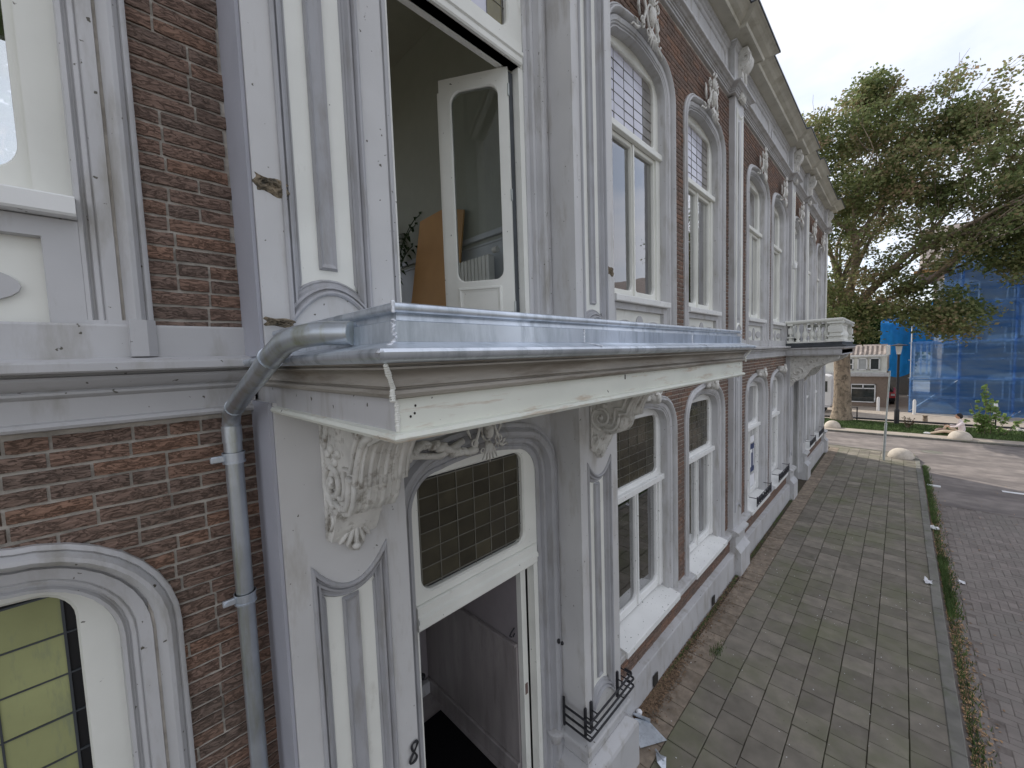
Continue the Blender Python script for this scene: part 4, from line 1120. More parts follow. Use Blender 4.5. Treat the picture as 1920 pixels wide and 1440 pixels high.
# pedestals
def pedestal(a, b):
    m = MB()
    p = [(a - .02, .06), (a - .02, .325), (b + .02, .325), (b + .02, .0)]
    m.box(a - .02, b + .02, -.02, .325, -.05, .66)
    m.sweep([(a - .02, -.02), (a - .02, .325), (b + .02, .325), (b + .02, -.02)], [(-.02, .60), (.0, .60), (.015, .615), (.045, .635), (.05, .645), (.05, .675), (.04, .695), (-.03, .715)], 'xy')
    m.sweep([(a - .02, -.02), (a - .02, .325), (b + .02, .325), (b + .02, -.02)], [(-.02, -.05), (.10, -.05), (.10, .42), (.09, .45), (.01, .51), (-.02, .51)], 'xy')
    m.build('pedestal', GREY, H1)
pedestal(*PL); pedestal(*PR)

# ---------------- entrance: architrave, door frame, leaded transom
AD = [(0, -.05), (0, -.004), (.012, .006), (.03, .008), (.036, -.002), (.045, .0), (.055, .03), (.075, .036), (.09, .03), (.10, .05), (.105, .08), (.125, .095), (.15, .092), (.165, .075), (.175, .06), (.185, .07), (.20, .07), (.215, .06), (.215, .0)]
def bay_opening(zbase, ztop, zbar, glass, rows, cols, pm, boost=None):
    x0, x1 = 1.27, 2.46
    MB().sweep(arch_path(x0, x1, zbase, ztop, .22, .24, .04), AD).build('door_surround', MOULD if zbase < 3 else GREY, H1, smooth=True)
    # spandrel wall between pillars
    sp = MB(); ap = arch_path(x0 - .18, x1 + .18, zbase, ztop + .18, .36, .38, .05)
    zt = 3.9 if zbase < 3 else 8.33
    for i in range(len(ap) - 1):
        a, b = ap[i], ap[i + 1]
        if abs(a[0] - b[0]) > 1e-5: sp.add(Y([a, b, (b[0], zt), (a[0], zt)], .0), [(0, 1, 2, 3)])
    sp.box(PL[1] - .02, x0 - .10, -.05, -.004, zbase, zt); sp.box(x1 + .10, PR[0] + .02, -.05, -.004, zbase, zt)
    sp.build('bay_wall', GREY, H1)
    f = MB()
    ring(f, rr(x0 - .02, x1 + .02, zbar, ztop + .01, (0, 0), (.22, .24), .04), rr(x0 + .06, x1 - .15, zbar + .225, ztop - .07, (.09, .09), (.09, .09)), -.012, -.09, .014)
    # transom bar
    f.prism([(-.14, zbar), (.010, zbar), (.018, zbar + .012), (.018, zbar + .05), (.03, zbar + .06), (.03, zbar + .085), (.014, zbar + .10), (.014, zbar + .155), (.004, zbar + .165), (-.08, zbar + .17)], x0, x1 - .03, 'x')
    for xa, xb in ((x0, x0 + .015), (x1 - .05, x1)):
        f.bbox(xa, xb, -.09, -.012, zbase, zbar, .004)
    fr = f.build('door_frame', CREAM, H1)
    leaded(fr, x0 + .06, x1 - .15, zbar + .225, ztop - .07, cols, rows, pm, -.055, rt=.09, rb=.09, border=.022, boost=boost)
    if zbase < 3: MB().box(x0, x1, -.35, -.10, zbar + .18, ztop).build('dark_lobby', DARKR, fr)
    else: MB().box(x0, x1, -.16, -.145, zbar + .05, ztop + .4).build('transom_backing', CREAM, fr)
    return fr
bay_opening(.20, 3.36, 2.31, None, 6, 6, PANED)
bay_opening(4.11, 7.55, 6.33, None, 6, 6, PANEW, boost=lambda i, j: PANEO if i == 5 else None)
crest(H1, 1.80, 3.38, .62, .09, name='arch_crest')
g = MB()     # carved leaf garland beside the crest
for i in range(14):
    t = i / 13; x = 1.12 + .55 * t; z = 3.47 + .06 * math.sin(t * 5) + .03 * t
    g.ell((x, .13 + .02 * math.sin(i), z), (.055, .04, .026), 7, 5, .5 * math.sin(i * 1.7))
g.tube([(1.05, .12, 3.44), (1.2, .15, 3.50), (1.4, .15, 3.46), (1.6, .13, 3.52)], .022, 6)
g.build('leaf_garland', STUCCO, H1, smooth='full')

# ---------------- big consoles under the canopy
def big_console(x0, x1):
    prof = [(.29, 3.25), (.335, 3.235), (.37, 3.29), (.40, 3.36), (.43, 3.405), (.49, 3.405), (.54, 3.42), (.575, 3.465), (.595, 3.52), (.60, 3.56), (.668, 3.558), (.672, 3.60), (.69, 3.65), (.715, 3.70), (.745, 3.745), (.80, 3.765), (.86, 3.785), (.93, 3.81), (1.02, 3.825), (1.12, 3.835), (1.20, 3.86), (.29, 3.86)]
    c = MB().prism(prof, x0 + .012, x1 - .012, 'x')
    con = c.build('console', STUCCO, H1)
    # raised bands following the outline on both sides
    edge = [(.42, 3.45), (.47, 3.432), (.53, 3.445), (.562, 3.49), (.575, 3.545), (.58, 3.585), (.648, 3.583), (.655, 3.62), (.68, 3.675), (.71, 3.725), (.75, 3.765), (.80, 3.785)]
    edge2 = [(.44, 3.50), (.48, 3.475), (.515, 3.487), (.535, 3.53), (.54, 3.62), (.61, 3.622), (.62, 3.66), (.65, 3.72), (.69, 3.77), (.73, 3.80)]
    b = MB()
    for xx, d in ((x0 + .008, -1), (x1 - .008, 1)):
        for e, r in ((edge, .016), (edge2, .013)):
            b.tube([(xx, p[0], p[1]) for p in e], r, 6)
        sp = []
        for i in range(34):
            t = i / 33; a = -math.pi * .5 - t * 3.4 * math.pi; q = .105 * (1 - .86 * t)
            sp.append((xx + d * .01 * t, .415 + q * math.cos(a), 3.53 + q * math.sin(a) * .95))
        b.tube(sp, [.017 - .008 * i / 33 for i in range(34)], 6)
        b.ell((xx + d * .01, .415, 3.53), (.018, .022, .022), 8, 6)
        # little leaf work above the volute and on the tail
        for k in range(4):
            b.ell((xx, .37 + .035 * k, 3.66 + .03 * math.sin(k * 2.2)), (.014, .03, .022), 7, 5)
            b.ell((xx, .34 + .012 * k, 3.70 + .03 * k), (.013, .018, .026), 7, 5)
        b.tube([(xx, .31, 3.26), (xx, .32, 3.40), (xx, .315, 3.62), (xx, .31, 3.84)], .012, 6)
        b.tube([(xx, .35, 3.30), (xx, .385, 3.345), (xx, .37, 3.385), (xx, .345, 3.37)], .009, 6)
    b.build('scroll_relief', STUCCO, con, smooth='full')
    # flutes down the curved front
    fl = MB(); n = 7
    low = [(.435, 3.41), (.49, 3.408), (.54, 3.422), (.573, 3.465), (.592, 3.52), (.598, 3.556)]
    upp = [(.668, 3.562), (.674, 3.60), (.692, 3.65), (.717, 3.70), (.747, 3.745), (.80, 3.765), (.9, 3.80)]
    for i in range(n):
        x = x0 + .02 + (x1 - x0 - .04) * i / (n - 1)
        fl.tube([(x, p[0], p[1]) for p in low], .007 if i % 2 else .012, 6)
        fl.tube([(x, p[0], p[1]) for p in upp], .012 if i % 2 else .007, 6)
    for k in range(7): fl.ell(((x0 + x1) / 2 + random.uniform(-.03, .03), .56 - .02 * k, 3.52 - .02 * k), (.024, .02, .02), 7, 5)
    fl.build('fluting', STUCCO, con, smooth='full')
    # acanthus drop
    a = MB(); xc = (x0 + x1) / 2; w = x1 - x0
    a.prism([(x0 + .01, 3.30), (x0 + .0, 3.245), (xc - .05, 3.21), (xc - .02, 3.165), (xc + .02, 3.15), (xc + .05, 3.18), (xc + .06, 3.225), (x1 - .01, 3.26), (x1 - .02, 3.31), (x1, 3.40), (x0, 3.40)], .29, .325)
    for k in range(-3, 4):
        ang = k * .30; L = .085 - .006 * abs(k)
        cx = xc + .055 * math.sin(ang) * 1.5; cz = 3.31 - .065 * math.cos(ang)
        a.ell((cx, .345 - .006 * abs(k), cz), (.013, .028, L * .72), 7, 6, -ang)
    for d in (-1, 1):
        for k in range(3):
            a.ell((xc + d * (.055 + .022 * k), .34, 3.345 + .014 * k), (.03, .028, .012), 7, 5, d * .7)
    a.ell((xc, .35, 3.19), (.022, .022, .018), 7, 5)
    a.build('acanthus_leaf', STUCCO, con, smooth='full')
    cap = MB().prism([(.5, 3.80), (.74, 3.83), (1.15, 3.842), (1.15, 3.86), (.5, 3.86)], x0 - .012, x1 + .012, 'x')
    cap.build('console_cap', STUCCO, con)
big_console(.645, .885); big_console(2.83, 3.07)

# ---------------- canopy
CP = [(.49, -.01), (.49, 1.30), (3.405, 1.30), (3.405, -.01)]
can = MB()
can.sweep(CP, [(-.05, 3.862), (.0, 3.856), (.022, 3.862), (.028, 3.872), (.022, 3.882), (.006, 3.886), (.006, 3.967)], 'xy')
can.prism([(.50, -.01), (3.395, -.01), (3.395, 1.29), (.50, 1.29)], 3.861, 3.875, 'z')
CAN = can.build('canopy', WORN, H1, smooth=True)
CAN.data.materials.append(GREY)
for p_ in CAN.data.polygons:
    if p_.center.x < .492 and 3.89 < p_.center.z < 3.96: p_.material_index = 1
MB().sweep(CP, [(.0, 3.9672), (.010, 3.9675), (.024, 3.972), (.030, 3.981), (.025, 3.989), (.012, 3.992), (.012, 3.996), (.022, 3.998), (.018, 4.006), (.019, 4.018), (.028, 4.032), (.044, 4.040), (.050, 4.041), (.050, 4.046), (.040, 4.048), (.040, 4.051), (.054, 4.052), (.055, 4.055)], 'xy').build('canopy_cornice', GRIME, CAN, smooth=True)
MB().sweep(CP, [(.03, 4.0555), (.06, 4.0555), (.074, 4.060), (.083, 4.070), (.084, 4.080), (.078, 4.088), (.066, 4.091), (.008, 4.105), (.0, 4.107)], 'xy').build('zinc_drip', ZINC, CAN, smooth=True)
MB().sweep(CP, [(.0, 4.1072), (.0, 4.158), (-.003, 4.160), (-.016, 4.161), (-.019, 4.178), (-.016, 4.180)], 'xy').build('zinc_upstand', ZINC, CAN, smooth=True)
MB().sweep(CP, [(-.016, 4.1802), (-.004, 4.180), (.002, 4.186), (.003, 4.194), (.0, 4.201), (-.010, 4.205), (-.020, 4.202), (-.024, 4.194), (-.024, 4.125)], 'xy').build('zinc_rim', ZINC, CAN, smooth=True)
MB().add([(.50, .0, 4.125), (3.39, .0, 4.125), (3.39, 1.28, 4.125), (.50, 1.28, 4.125)], [(0, 1, 2, 3)]).build('zinc_roof_sheet', ZINC, CAN)
# soldered corner seams
for cx, s in ((.49, -1), (3.405, 1)):
    sd = MB(); r = random.Random(5)
    for k in range(26):
        z = 4.09 + .07 * k / 25
        sd.ell((cx + r.uniform(-.003, .003), 1.30 + r.uniform(-.003, .003), z), (.004 + r.uniform(0, .003), .005, .0035), 6, 4)
    for k in range(16):
        t = k / 15; e = .084 * (1 - t)
        sd.ell((cx + s * e + r.uniform(-.003, .003), 1.30 + e, 4.078 + .03 * t + r.uniform(-.001, .002)), (.007, .007, .0035), 6, 4)
    for k in range(9): sd.ell((cx + s * .0, 1.302, 4.18 + .003 * k), (.006, .006, .004), 6, 4)
    sd.build('solder_seam', SOLDER, CAN, smooth='full')
    # cream sealant bead down the timber corner
    cb = MB()
    for k in range(30):
        z = 3.89 + .16 * k / 29
        e = .006 if z < 3.966 else (.028 if z < 3.99 else .02 + .035 * (z - 3.99) / .06)
        cb.ell((cx + s * e, 1.30 + e, z), (.006 + r.uniform(0, .003), .006, .0055), 6, 4)
    cb.build('corner_sealant', CREAM, CAN, smooth='full')
sj = MB()
for xs_ in (1.30, 2.42):
    for k in range(20):
        t = k / 19; sj.ell((xs_ + random.uniform(-.002, .002), 1.301, 4.108 + .05 * t), (.006, .003, .003), 6, 4)
        sj.ell((xs_ + random.uniform(-.002, .002), 1.31 + .07 * t, 4.105 - .014 * t), (.006, .004, .002), 6, 4)
sj.build('solder_joint', SOLDER, CAN, smooth='full')
sh = MB()
for x, z in ((.535, 3.946), (.532, 3.927), (.52, 3.920)): sh.prism([(x + .0028 * math.cos(t), z + .0034 * math.sin(t)) for t in [i * .785 for i in range(8)]], 1.305, 1.3075)
sh.prism([(1.60, 3.945), (1.606, 3.945), (1.606, 3.966), (1.60, 3.966)], 1.3, 1.308)
sh.build('screw_holes', STAIN, CAN)

# ---------------- rainwater pipe
pipe = MB()
path = [(.485, 1.08, 4.142), (.43, 1.0, 4.146), (.392, .93, 4.140), (.375, .855, 4.126), (.366, .755, 4.09), (.36, .60, 4.03), (.357, .40, 3.965), (.357, .19, 3.89), (.357, .115, 3.855), (.357, .087, 3.81), (.357, .085, 3.74), (.357, .085, 2.6), (.357, .085, .0)]
pipe.tube(path, .0345, 18)
PIPE = pipe.build('rainwater_pipe', PIPEZ, H1, smooth=True)
col = MB()
def collar(p, q, r):
    p, q = Vector(p), Vector(q); col.tube([tuple(p), tuple(q)], r, 18)
collar((.364, .735, 4.083), (.363, .725, 4.079), .0375); col.build('pipe_collar', PIPEZ, PIPE, smooth=True); col = MB()
collar((.357, .19, 3.89), (.357, .182, 3.887), .0375); col.build('pipe_collar', PIPEZ, PIPE, smooth=True); col = MB()
col.tube([(.357, .085, 3.80), (.357, .085, 3.73)], .0375, 18)
for zc in (3.66, 3.018):
    cl = MB()
    cl.tube([(.357, .085, zc - .024), (.357, .085, zc + .024)], .0405, 18)
    for e in (-.02, .02): cl.tube([(.357, .085, zc + e - .004), (.357, .085, zc + e + .004)], .0435, 18)
    cl.bbox(.272, .318, .075, .095, zc - .014, zc + .014, .004)
    cl.bbox(.345, .37, -.02, .05, zc - .01, zc + .01, .003)
    cl.tube([(.285, .10, zc), (.285, .07, zc)], .008, 8)
    cl.build('pipe_clamp', ZINC, PIPE, smooth=True)
col.build('pipe_collar', PIPEZ, PIPE, smooth=True)

# decayed timber patches on the upper pillar, putty break
def rot_patch(cx, cy, cz, w, h, par=H1, seed=1):
    r = random.Random(seed); n, m_ = 16, 10; pts = []; f = []
    for j in range(m_ + 1):
        for i in range(n + 1):
            u_, v_ = i / n * 2 - 1, j / m_ * 2 - 1; e = max(0, 1 - max(abs(u_), abs(v_)) ** 3)
            pts.append((cx + u_ * w / 2 * (1 + .12 * math.sin(v_ * 5 + seed)), cy + e * (.006 + r.uniform(-.006, .010)) - (0.002 if e == 0 else 0), cz + v_ * h / 2 * (1 + .15 * math.sin(u_ * 4)) - u_ * h * .12))
    for j in range(m_):
        for i in range(n): a = j * (n + 1) + i; f.append((a, a + 1, a + n + 2, a + n + 1))
    MB().add(pts, f).build('decayed_wood', WOODROT, par)
rot_patch(.525, .301, 4.80, .125, .07, seed=2)
rot_patch(3.215, .301, 4.80, .10, .075, seed=3)
rot_patch(.51, .34, 4.235, .11, .035, seed=5)

# house number 8, slanted metal figure on the pillar
num = MB(); pts = []
for i in range(49):
    t = i / 48 * 2 * math.pi; zz = .055 * math.cos(t); xx = .021 * math.sin(2 * t) * (1.0 if zz < 0 else .85)
    pts.append((1.026 + xx + .14 * zz, .312, 1.90 + zz))
num.tube(pts, [.0045 + .0028 * abs(math.sin(i / 48 * 2 * math.pi * 2 + .6)) for i in range(49)], 6)
num.build('house_number', BLACKM, H1, smooth='full')
# intercom / bell on the right moulding
bl = MB(); bl.lathe((2.585, .10, 1.565), [(.006, -.02), (.014, -.016), (.016, 0), (.012, .014), (.004, .02)], 10); bl.lathe((2.60, .125, 1.55), [(.004, -.016), (.013, -.012), (.014, 0), (.010, .012), (.004, .016)], 10)
bl.build('bell_pull', BLACKM, H1, smooth='full')
mb_ = MB()    # small shaped foot of the door moulding
mb_.lathe((2.57, .05, .66), [(.01, -.08), (.045, -.05), (.055, 0), (.075, .04), (.08, .06), (.06, .07)], 14); mb_.build('moulding_foot', GREY, H1, smooth=True)

# ---------------- hall behind the entrance
hall = MB(); zf = .28
hall.add([(2.335, -.16, zf - .3), (2.335, -1.62, zf - .3), (2.335, -1.62, 3.4), (2.335, -.16, 3.4)], [(0, 1, 2, 3)])
hall.add([(2.335, -.16, zf - .3), (2.46, -.16, zf - .3), (2.46, -.16, 3.4), (2.335, -.16, 3.4)], [(0, 1, 2, 3)])
hall.add([(1.12, -.05, zf - .3), (1.12, -1.62, zf - .3), (1.12, -1.62, 3.4), (1.12, -.05, 3.4)], [(3, 2, 1, 0)])
hall.add([(1.12, -1.62, zf - .3), (2.335, -1.62, zf - .3), (2.335, -1.62, 3.4), (1.12, -1.62, 3.4)], [(0, 1, 2, 3)])
hall.add([(1.12, -.05, 2.5), (2.335, -.05, 2.5), (2.335, -1.62, 2.5), (1.12, -1.62, 2.5)], [(0, 1, 2, 3)])
HALL = hall.build('hallway', HALLW, H1, recalc=False)
MB().box(1.12, 2.335, -1.62, .0, zf - .3, zf).build('hall_floor', MARBLE, HALL)
w_ = MB()
for i in range(3): w_.bbox(2.315, 2.334, -1.615 + i * .485, -1.132 + i * .485, zf + .16, 1.52, .002)
w_.build('marble_wainscot', MARBLE, HALL)
MB().bbox(2.295, 2.333, -1.61, -.165, 1.522, 1.548, .004).build('dado_rail', MARBLE, HALL)
sk = MB(); sk.bbox(2.29, 2.333, -1.61, -.165, zf, zf + .155, .006); sk.build('hall_skirting', MARBLE, HALL)
bd = MB(); bd.bbox(1.2, 2.2, -1.60, -1.56, zf + .15, 2.35, .006); bd.bbox(1.2, 2.31, -1.61, -1.55, zf, zf + .14, .006); bd.build('inner_door', GREY, HALL)
kb = MB(); kb.lathe((2.17, -1.50, zf + .30), [(.01, -.03), (.03, -.02), (.035, 0), (.03, .02), (.01, .03)], 12); kb.build('door_knob', BLACKM, HALL, smooth='full')
hk = MB(); hk.tube([(2.33, -.19, 1.68), (2.29, -.19, 1.66), (2.28, -.20, 1.63), (2.30, -.20, 1.61)], .007, 6); hk.tube([(2.33, -.19, 1.63), (2.30, -.18, 1.62)], .006, 6); hk.build('coat_hook', BLACKM, HALL)
# folded inner leaf edge of the front door
dl = MB(); dl.bbox(2.335, 2.395, -.155, -.10, zf + .02, 2.30, .004); DL = dl.build('front_door', CREAM, H1)
MB().bbox(2.35, 2.38, -.1015, -.096, 1.10, 1.20, .001).build('door_lock', MAT_LOCK if 'MAT_LOCK' in globals() else BAGM, DL)
MB().box(1.05, 2.70, -.05, .30, -.05, .22).build('doorstep', MARBLE, H1)
dm = MB().bbox(1.2, 2.235, -1.27, -.06, zf + .001, zf + .018, .004); o = dm.build('doormat', MATB); tag(o, 'black doormat on the marble floor inside the open front door', 'doormat')

# ---------------- room behind the open balcony door
room = MB(); rf = 4.28
room.add([(2.92, -.05, rf), (2.92, -4.2, rf), (2.92, -4.2, 7.95), (2.92, -.05, 7.95)], [(0, 1, 2, 3)])
for q in (((-1.9, rf), (2.92, 5.0)), ((-1.9, 7.4), (2.92, 7.95)), ((-1.9, 5.0), (-1.5, 7.4)), ((-.2, 5.0), (.3, 7.4)), ((2.0, 5.0), (2.92, 7.4))):  # gaps left as unseen rear windows, added to bring daylight into the room
    (xa, za_), (xb, zb_) = q; room.add([(xa, -4.2, za_), (xb, -4.2, za_), (xb, -4.2, zb_), (xa, -4.2, zb_)], [(0, 1, 2, 3)])
room.add([(-1.9, -4.2, 7.95), (2.92, -4.2, 7.95), (2.92, -.05, 7.95), (-1.9, -.05, 7.95)], [(0, 1, 2, 3)])
room.add([(-1.9, -4.2, rf), (-1.9, -.22, rf), (-1.9, -.22, 7.95), (-1.9, -4.2, 7.95)], [(0, 1, 2, 3)])
room.add([(.0, -.21, rf), (1.27, -.21, rf), (1.27, -.21, 7.95), (.0, -.21, 7.95)], [(0, 1, 2, 3)])
room.add([(-1.9, -.21, rf), (-1.43, -.21, rf), (-1.43, -.21, 7.95), (-1.9, -.21, 7.95)], [(0, 1, 2, 3)])
room.add([(-1.43, -.21, 7.6), (.0, -.21, 7.6), (.0, -.21, 7.95), (-1.43, -.21, 7.95)], [(0, 1, 2, 3)])
room.add([(1.27, -.21, rf), (1.27, -.05, rf), (1.27, -.05, 7.95), (1.27, -.21, 7.95)], [(0, 1, 2, 3)])
room.add([(2.46, -.06, rf), (2.92, -.06, rf), (2.92, -.06, 7.95), (2.46, -.06, 7.95)], [(0, 1, 2, 3)])
room.add([(1.2, -.17, 6.38), (2.5, -.17, 6.38), (2.5, -.17, 7.95), (1.2, -.17, 7.95)], [(0, 1, 2, 3)])
ROOM = room.build('upper_room', ROOMW, H1, recalc=False)
MB().box(-1.9, 2.92, -4.2, -0.22, rf - .1, rf).build('room_floor', ROOMF, ROOM)
dd = MB(); dd.bbox(2.89, 2.918, -4.18, -.1, 5.33, 5.39, .008); dd.bbox(2.895, 2.918, -4.18, -.1, 5.26, 5.285, .006); dd.build('dado_rail', DADO, ROOM)
MB().box(2.905, 2.918, -4.18, -.1, rf, 5.26).build('dado_panelling', DADO, ROOM)
MB().box(1.2, 2.5, -.05, .22, 4.08, 4.29).build('balcony_sill', GREY, H1)
# inward opening glazed leaf
lf = MB(); LFW = .58
ring(lf, rr(0, LFW, 0, 2.02), rr(.085, LFW - .10, .40, 1.91, (.07, .08), (.09, .09)), .0, -.044, .01)
lf.add(Y([(0, 0), (LFW, 0), (LFW, .42), (0, .42)][0:0] or rr(.0, LFW, 0, 1.93)[0:0], 0), [])
lf.box(.08, LFW - .095, -.040, -.006, .395, .40)
rp = rr(.12, LFW - .12, .08, .33)
lf.sweep([(.12, .08), (.12, .33), (LFW - .12, .33), (LFW - .12, .08)], [(.018, .0), (.014, .009), (.0, .012), (-.008, .004), (-.02, .002), (-.026, -.006)], closed=True)
ba = math.radians(239)   # direction of the leaf from its hinge, in plan
hx, hy, hz = 2.335, -.06, 4.30
def place(mb, mir=False):
    ca, sa = math.cos(ba), math.sin(ba)
    # leaf local x runs from the hinge; local y is its outward face
    mb.v = [(hx + v[0] * ca - v[1] * sa * -1, hy + v[0] * sa - v[1] * ca * 1 * 1, hz + v[2]) for v in mb.v]; return mb
# note: normal of the leaf towards the camera is (sa, -ca)
LEAF = place(lf).build('balcony_door', CREAM, H1)
place(MB().box(.08, LFW - .09, -.024, -.020, .39, 1.92)).build('pane', GLASSD, LEAF)
place(MB().bbox(LFW - .002, LFW + .018, -.05, -.008, .0, 1.93, .003)).build('rebate_strip', CREAM, LEAF)
hg = MB()
for z in (.12, 1.0, 1.80): hg.tube([(-.004, .0, z), (-.004, .0, z + .09)], .008, 8)
place(hg).build('hinge', GALV, LEAF)
# dark strip added beside the door edge: gap shade and sky reflection as colour
sl = MB().bbox(2.36, 2.40, -.15, -.07, 4.30, 6.30, .004); sl.build('hinge_gap_shade', DARKL, H1)

# things in the room
bdm = MB()
bv = [(2.74, -2.42, rf), (2.70, -1.36, rf), (2.86, -1.30, 5.70), (2.885, -1.70, 5.83), (2.87, -2.18, 5.80)]
bdm.add(bv + [(v[0] + .02, v[1], v[2] + .004) for v in bv], [(0, 1, 2, 3, 4), (9, 8, 7, 6, 5)] + [(i, 5 + i, 5 + (i + 1) % 5, (i + 1) % 5) for i in range(5)])
tag(bdm.build('wooden_board', BOARD), 'tan wooden board leaning against the wall of the upstairs room', 'board')
rad = thing('radiator', 'white column radiator on the wall of the upstairs room, seen through the glazed door', 'radiator', (2.82, -1.15, rf))
for i in range(9):
    y = -.86 - .058 * i
    MB().bbox(2.78, 2.86, y - .022, y + .022, rf + .22, 5.12, .012).build('radiator_column', ENAM, rad)
MB().tube([(2.82, -.80, 5.15), (2.82, -.74, 5.15)], .03, 10).build('radiator_valve', ENAM, rad, smooth=True)
pl = thing('potted_plant', 'dark green leafy plant in a pot in the corner of the upstairs room', 'plant', (2.62, -2.55, rf))
MB().lathe((2.62, -2.55, rf), [(.10, 0), (.14, .02), (.17, .32), (.175, .34), (.15, .34)], 16).build('plant_pot', DARKL, pl, smooth=True)
st = MB(); lv = MB(); r = random.Random(9)
for i in range(16):
    a = r.uniform(0, 6.28); L = r.uniform(.5, .95); x, y, z = 2.62, -2.55, rf + .3; pts = [(x, y, z)]
    up_ = r.uniform(1.5, 2.4)
    for k in range(1, 9):
        t = k / 8; pts.append((x + math.cos(a) * L * .55 * t ** 1.4, y + math.sin(a) * L * .55 * t ** 1.4, z + up_ * (t - .42 * t * t)))
    st.tube(pts, .006, 5)
    for k in range(3, 9):
        p = pts[k]
        for s in (-1, 1):
            dx, dy = math.cos(a + s * 1.25) * .13, math.sin(a + s * 1.25) * .13
            nx, ny = math.cos(a) * .02, math.sin(a) * .02
            lv.add([p, (p[0] + dx * .5 + nx, p[1] + dy * .5 + ny, p[2] + .02), (p[0] + dx, p[1] + dy, p[2] - .04), (p[0] + dx * .5 - nx, p[1] + dy * .5 - ny, p[2] + .015)], [(0, 1, 2, 3)])
st.build('stem', LEAFD, pl); lv.build('foliage', LEAFD, pl)
# pot plant on the sill inside the upper window beside the entrance bay
sp_ = thing('sill_plant', 'small dark basket with a twiggy plant behind the upper window right of the entrance', 'plant', (4.02, -.30, 4.80))
MB().lathe((4.05, -.28, 4.78), [(.05, 0), (.08, .02), (.10, .11), (.09, .11)], 14).build('basket', BLACKM, sp_, smooth=True)
tw = MB(); r = random.Random(4)
for i in range(14):
    a = r.uniform(0, 6.28); h = r.uniform(.08, .2)
    tw.tube([(4.05, -.28, 4.88), (4.05 + math.cos(a) * h * .5, -.28 + math.sin(a) * .04, 4.88 + h * .6), (4.05 + math.cos(a) * h, -.28 + math.sin(a) * .06, 4.88 + h)], .004, 4)
    tw.ell((4.05 + math.cos(a) * h, -.28, 4.88 + h), (.02, .01, .015), 6, 4)
tw.build('twigs', LEAFD, sp_)

# ---------------- black guard rail round the pedestal of the right pillar
gr = thing('guard_rail', 'black iron three-bar rail wrapped round the foot of the right entrance pillar', 'railing', (3.0, .375, .75))
for z, xr in ((.945, 3.36), (.865, 3.40), (.79, 3.40)):
    ln = [(2.625, .10, z), (2.625, .37, z), (2.63, .378, z), (2.64, .38, z), (xr - .01, .38, z), (xr, .37, z), (xr, .30, z)]
    MB().tube(ln, .0095, 8).build('rail_bar', BLACKM, gr, smooth=True)
for x, y in ((2.66, .305), (2.75, .305), (3.20, .305), (3.34, .24)):
    b = MB()
    for z in (.945, .865, .79): b.tube([(x, y, z), (x, .378, z)], .006, 6)
    b.bbox(x - .012, x + .012, y - .004, y + .014, .76, 1.02, .003)
    b.build('rail_bracket', BLACKM, gr)
b = MB(); b.bbox(2.615, 2.63, .10, .118, .76, 1.03, .002); b.build('rail_bracket', BLACKM, gr)
tag(gr)

# curly guards on the sills of the second house
def curly(i, x0, x1):
    lab = ['nearest black curly iron guard, on the sill of the window with the blue poster', 'second black curly iron guard, on the sill just before the balcony porch',
           'third black curly iron guard, on the first sill past the balcony porch', 'farthest black curly iron guard, on the last sill before the corner'][i]
    t = thing('sill_guard', lab, 'window guard', ((x0 + x1) / 2, .13, .86), 'black curly guards on the window sills')
    m = MB(); z0 = .84
    m.tube([(x0, .0, z0 + .16), (x0, .15, z0 + .16), (x1, .15, z0 + .16), (x1, .0, z0 + .16)], .008, 6)
    m.tube([(x0, .15, z0), (x1, .15, z0)], .008, 6)
    for x in (x0, x1): m.tube([(x, .15, z0 - .02), (x, .15, z0 + .20)], .008, 6)
    m.build('guard_frame', BLACKM, t)
    n = 7
    s = MB()
    for k in range(n):
        cx = x0 + (x1 - x0) * (k + .5) / n; pts = []
        for j in range(18):
            a = j / 17 * 2 * math.pi * 1.25 + k; q = .075 * (1 - .6 * j / 17); pts.append((cx + q * math.cos(a), .15, z0 + .08 + q * math.sin(a)))
        s.tube(pts, .013, 5)
    s.build('scrollwork', BLACKM, t)
for i, (a, b) in enumerate(W2): curly(i, a + .35, b - .22)

# poster in window C
XP = 9.72
POB = MB().box(XP, XP + .46, -.166, -.163, 1.30, 1.93).build('window_poster', POSTER); tag(POB, 'blue paper sign with white letters inside the window of the second house', 'poster')
lt = MB(); lt.box(XP + .06, XP + .30, -.1625, -.161, 1.74, 1.82); lt.box(XP + .14, XP + .21, -.1625, -.1612, 1.42, 1.74)
lt.box(XP + .36, XP + .42, -.1625, -.161, 1.42, 1.82)
lt.build('poster_lettering', TWHITE, POB)
tag(MB().box(XP, XP + .46, -.166, -.163, 1.97, 2.12).build('paper_notice', PAPER), 'white paper notice stuck in the window above the blue sign', 'notice')
tag(MB().box(XP, XP + .48, -.166, -.163, .98, 1.24).build('paper_notice', PAPER), 'white paper notice stuck in the window below the blue sign', 'notice')

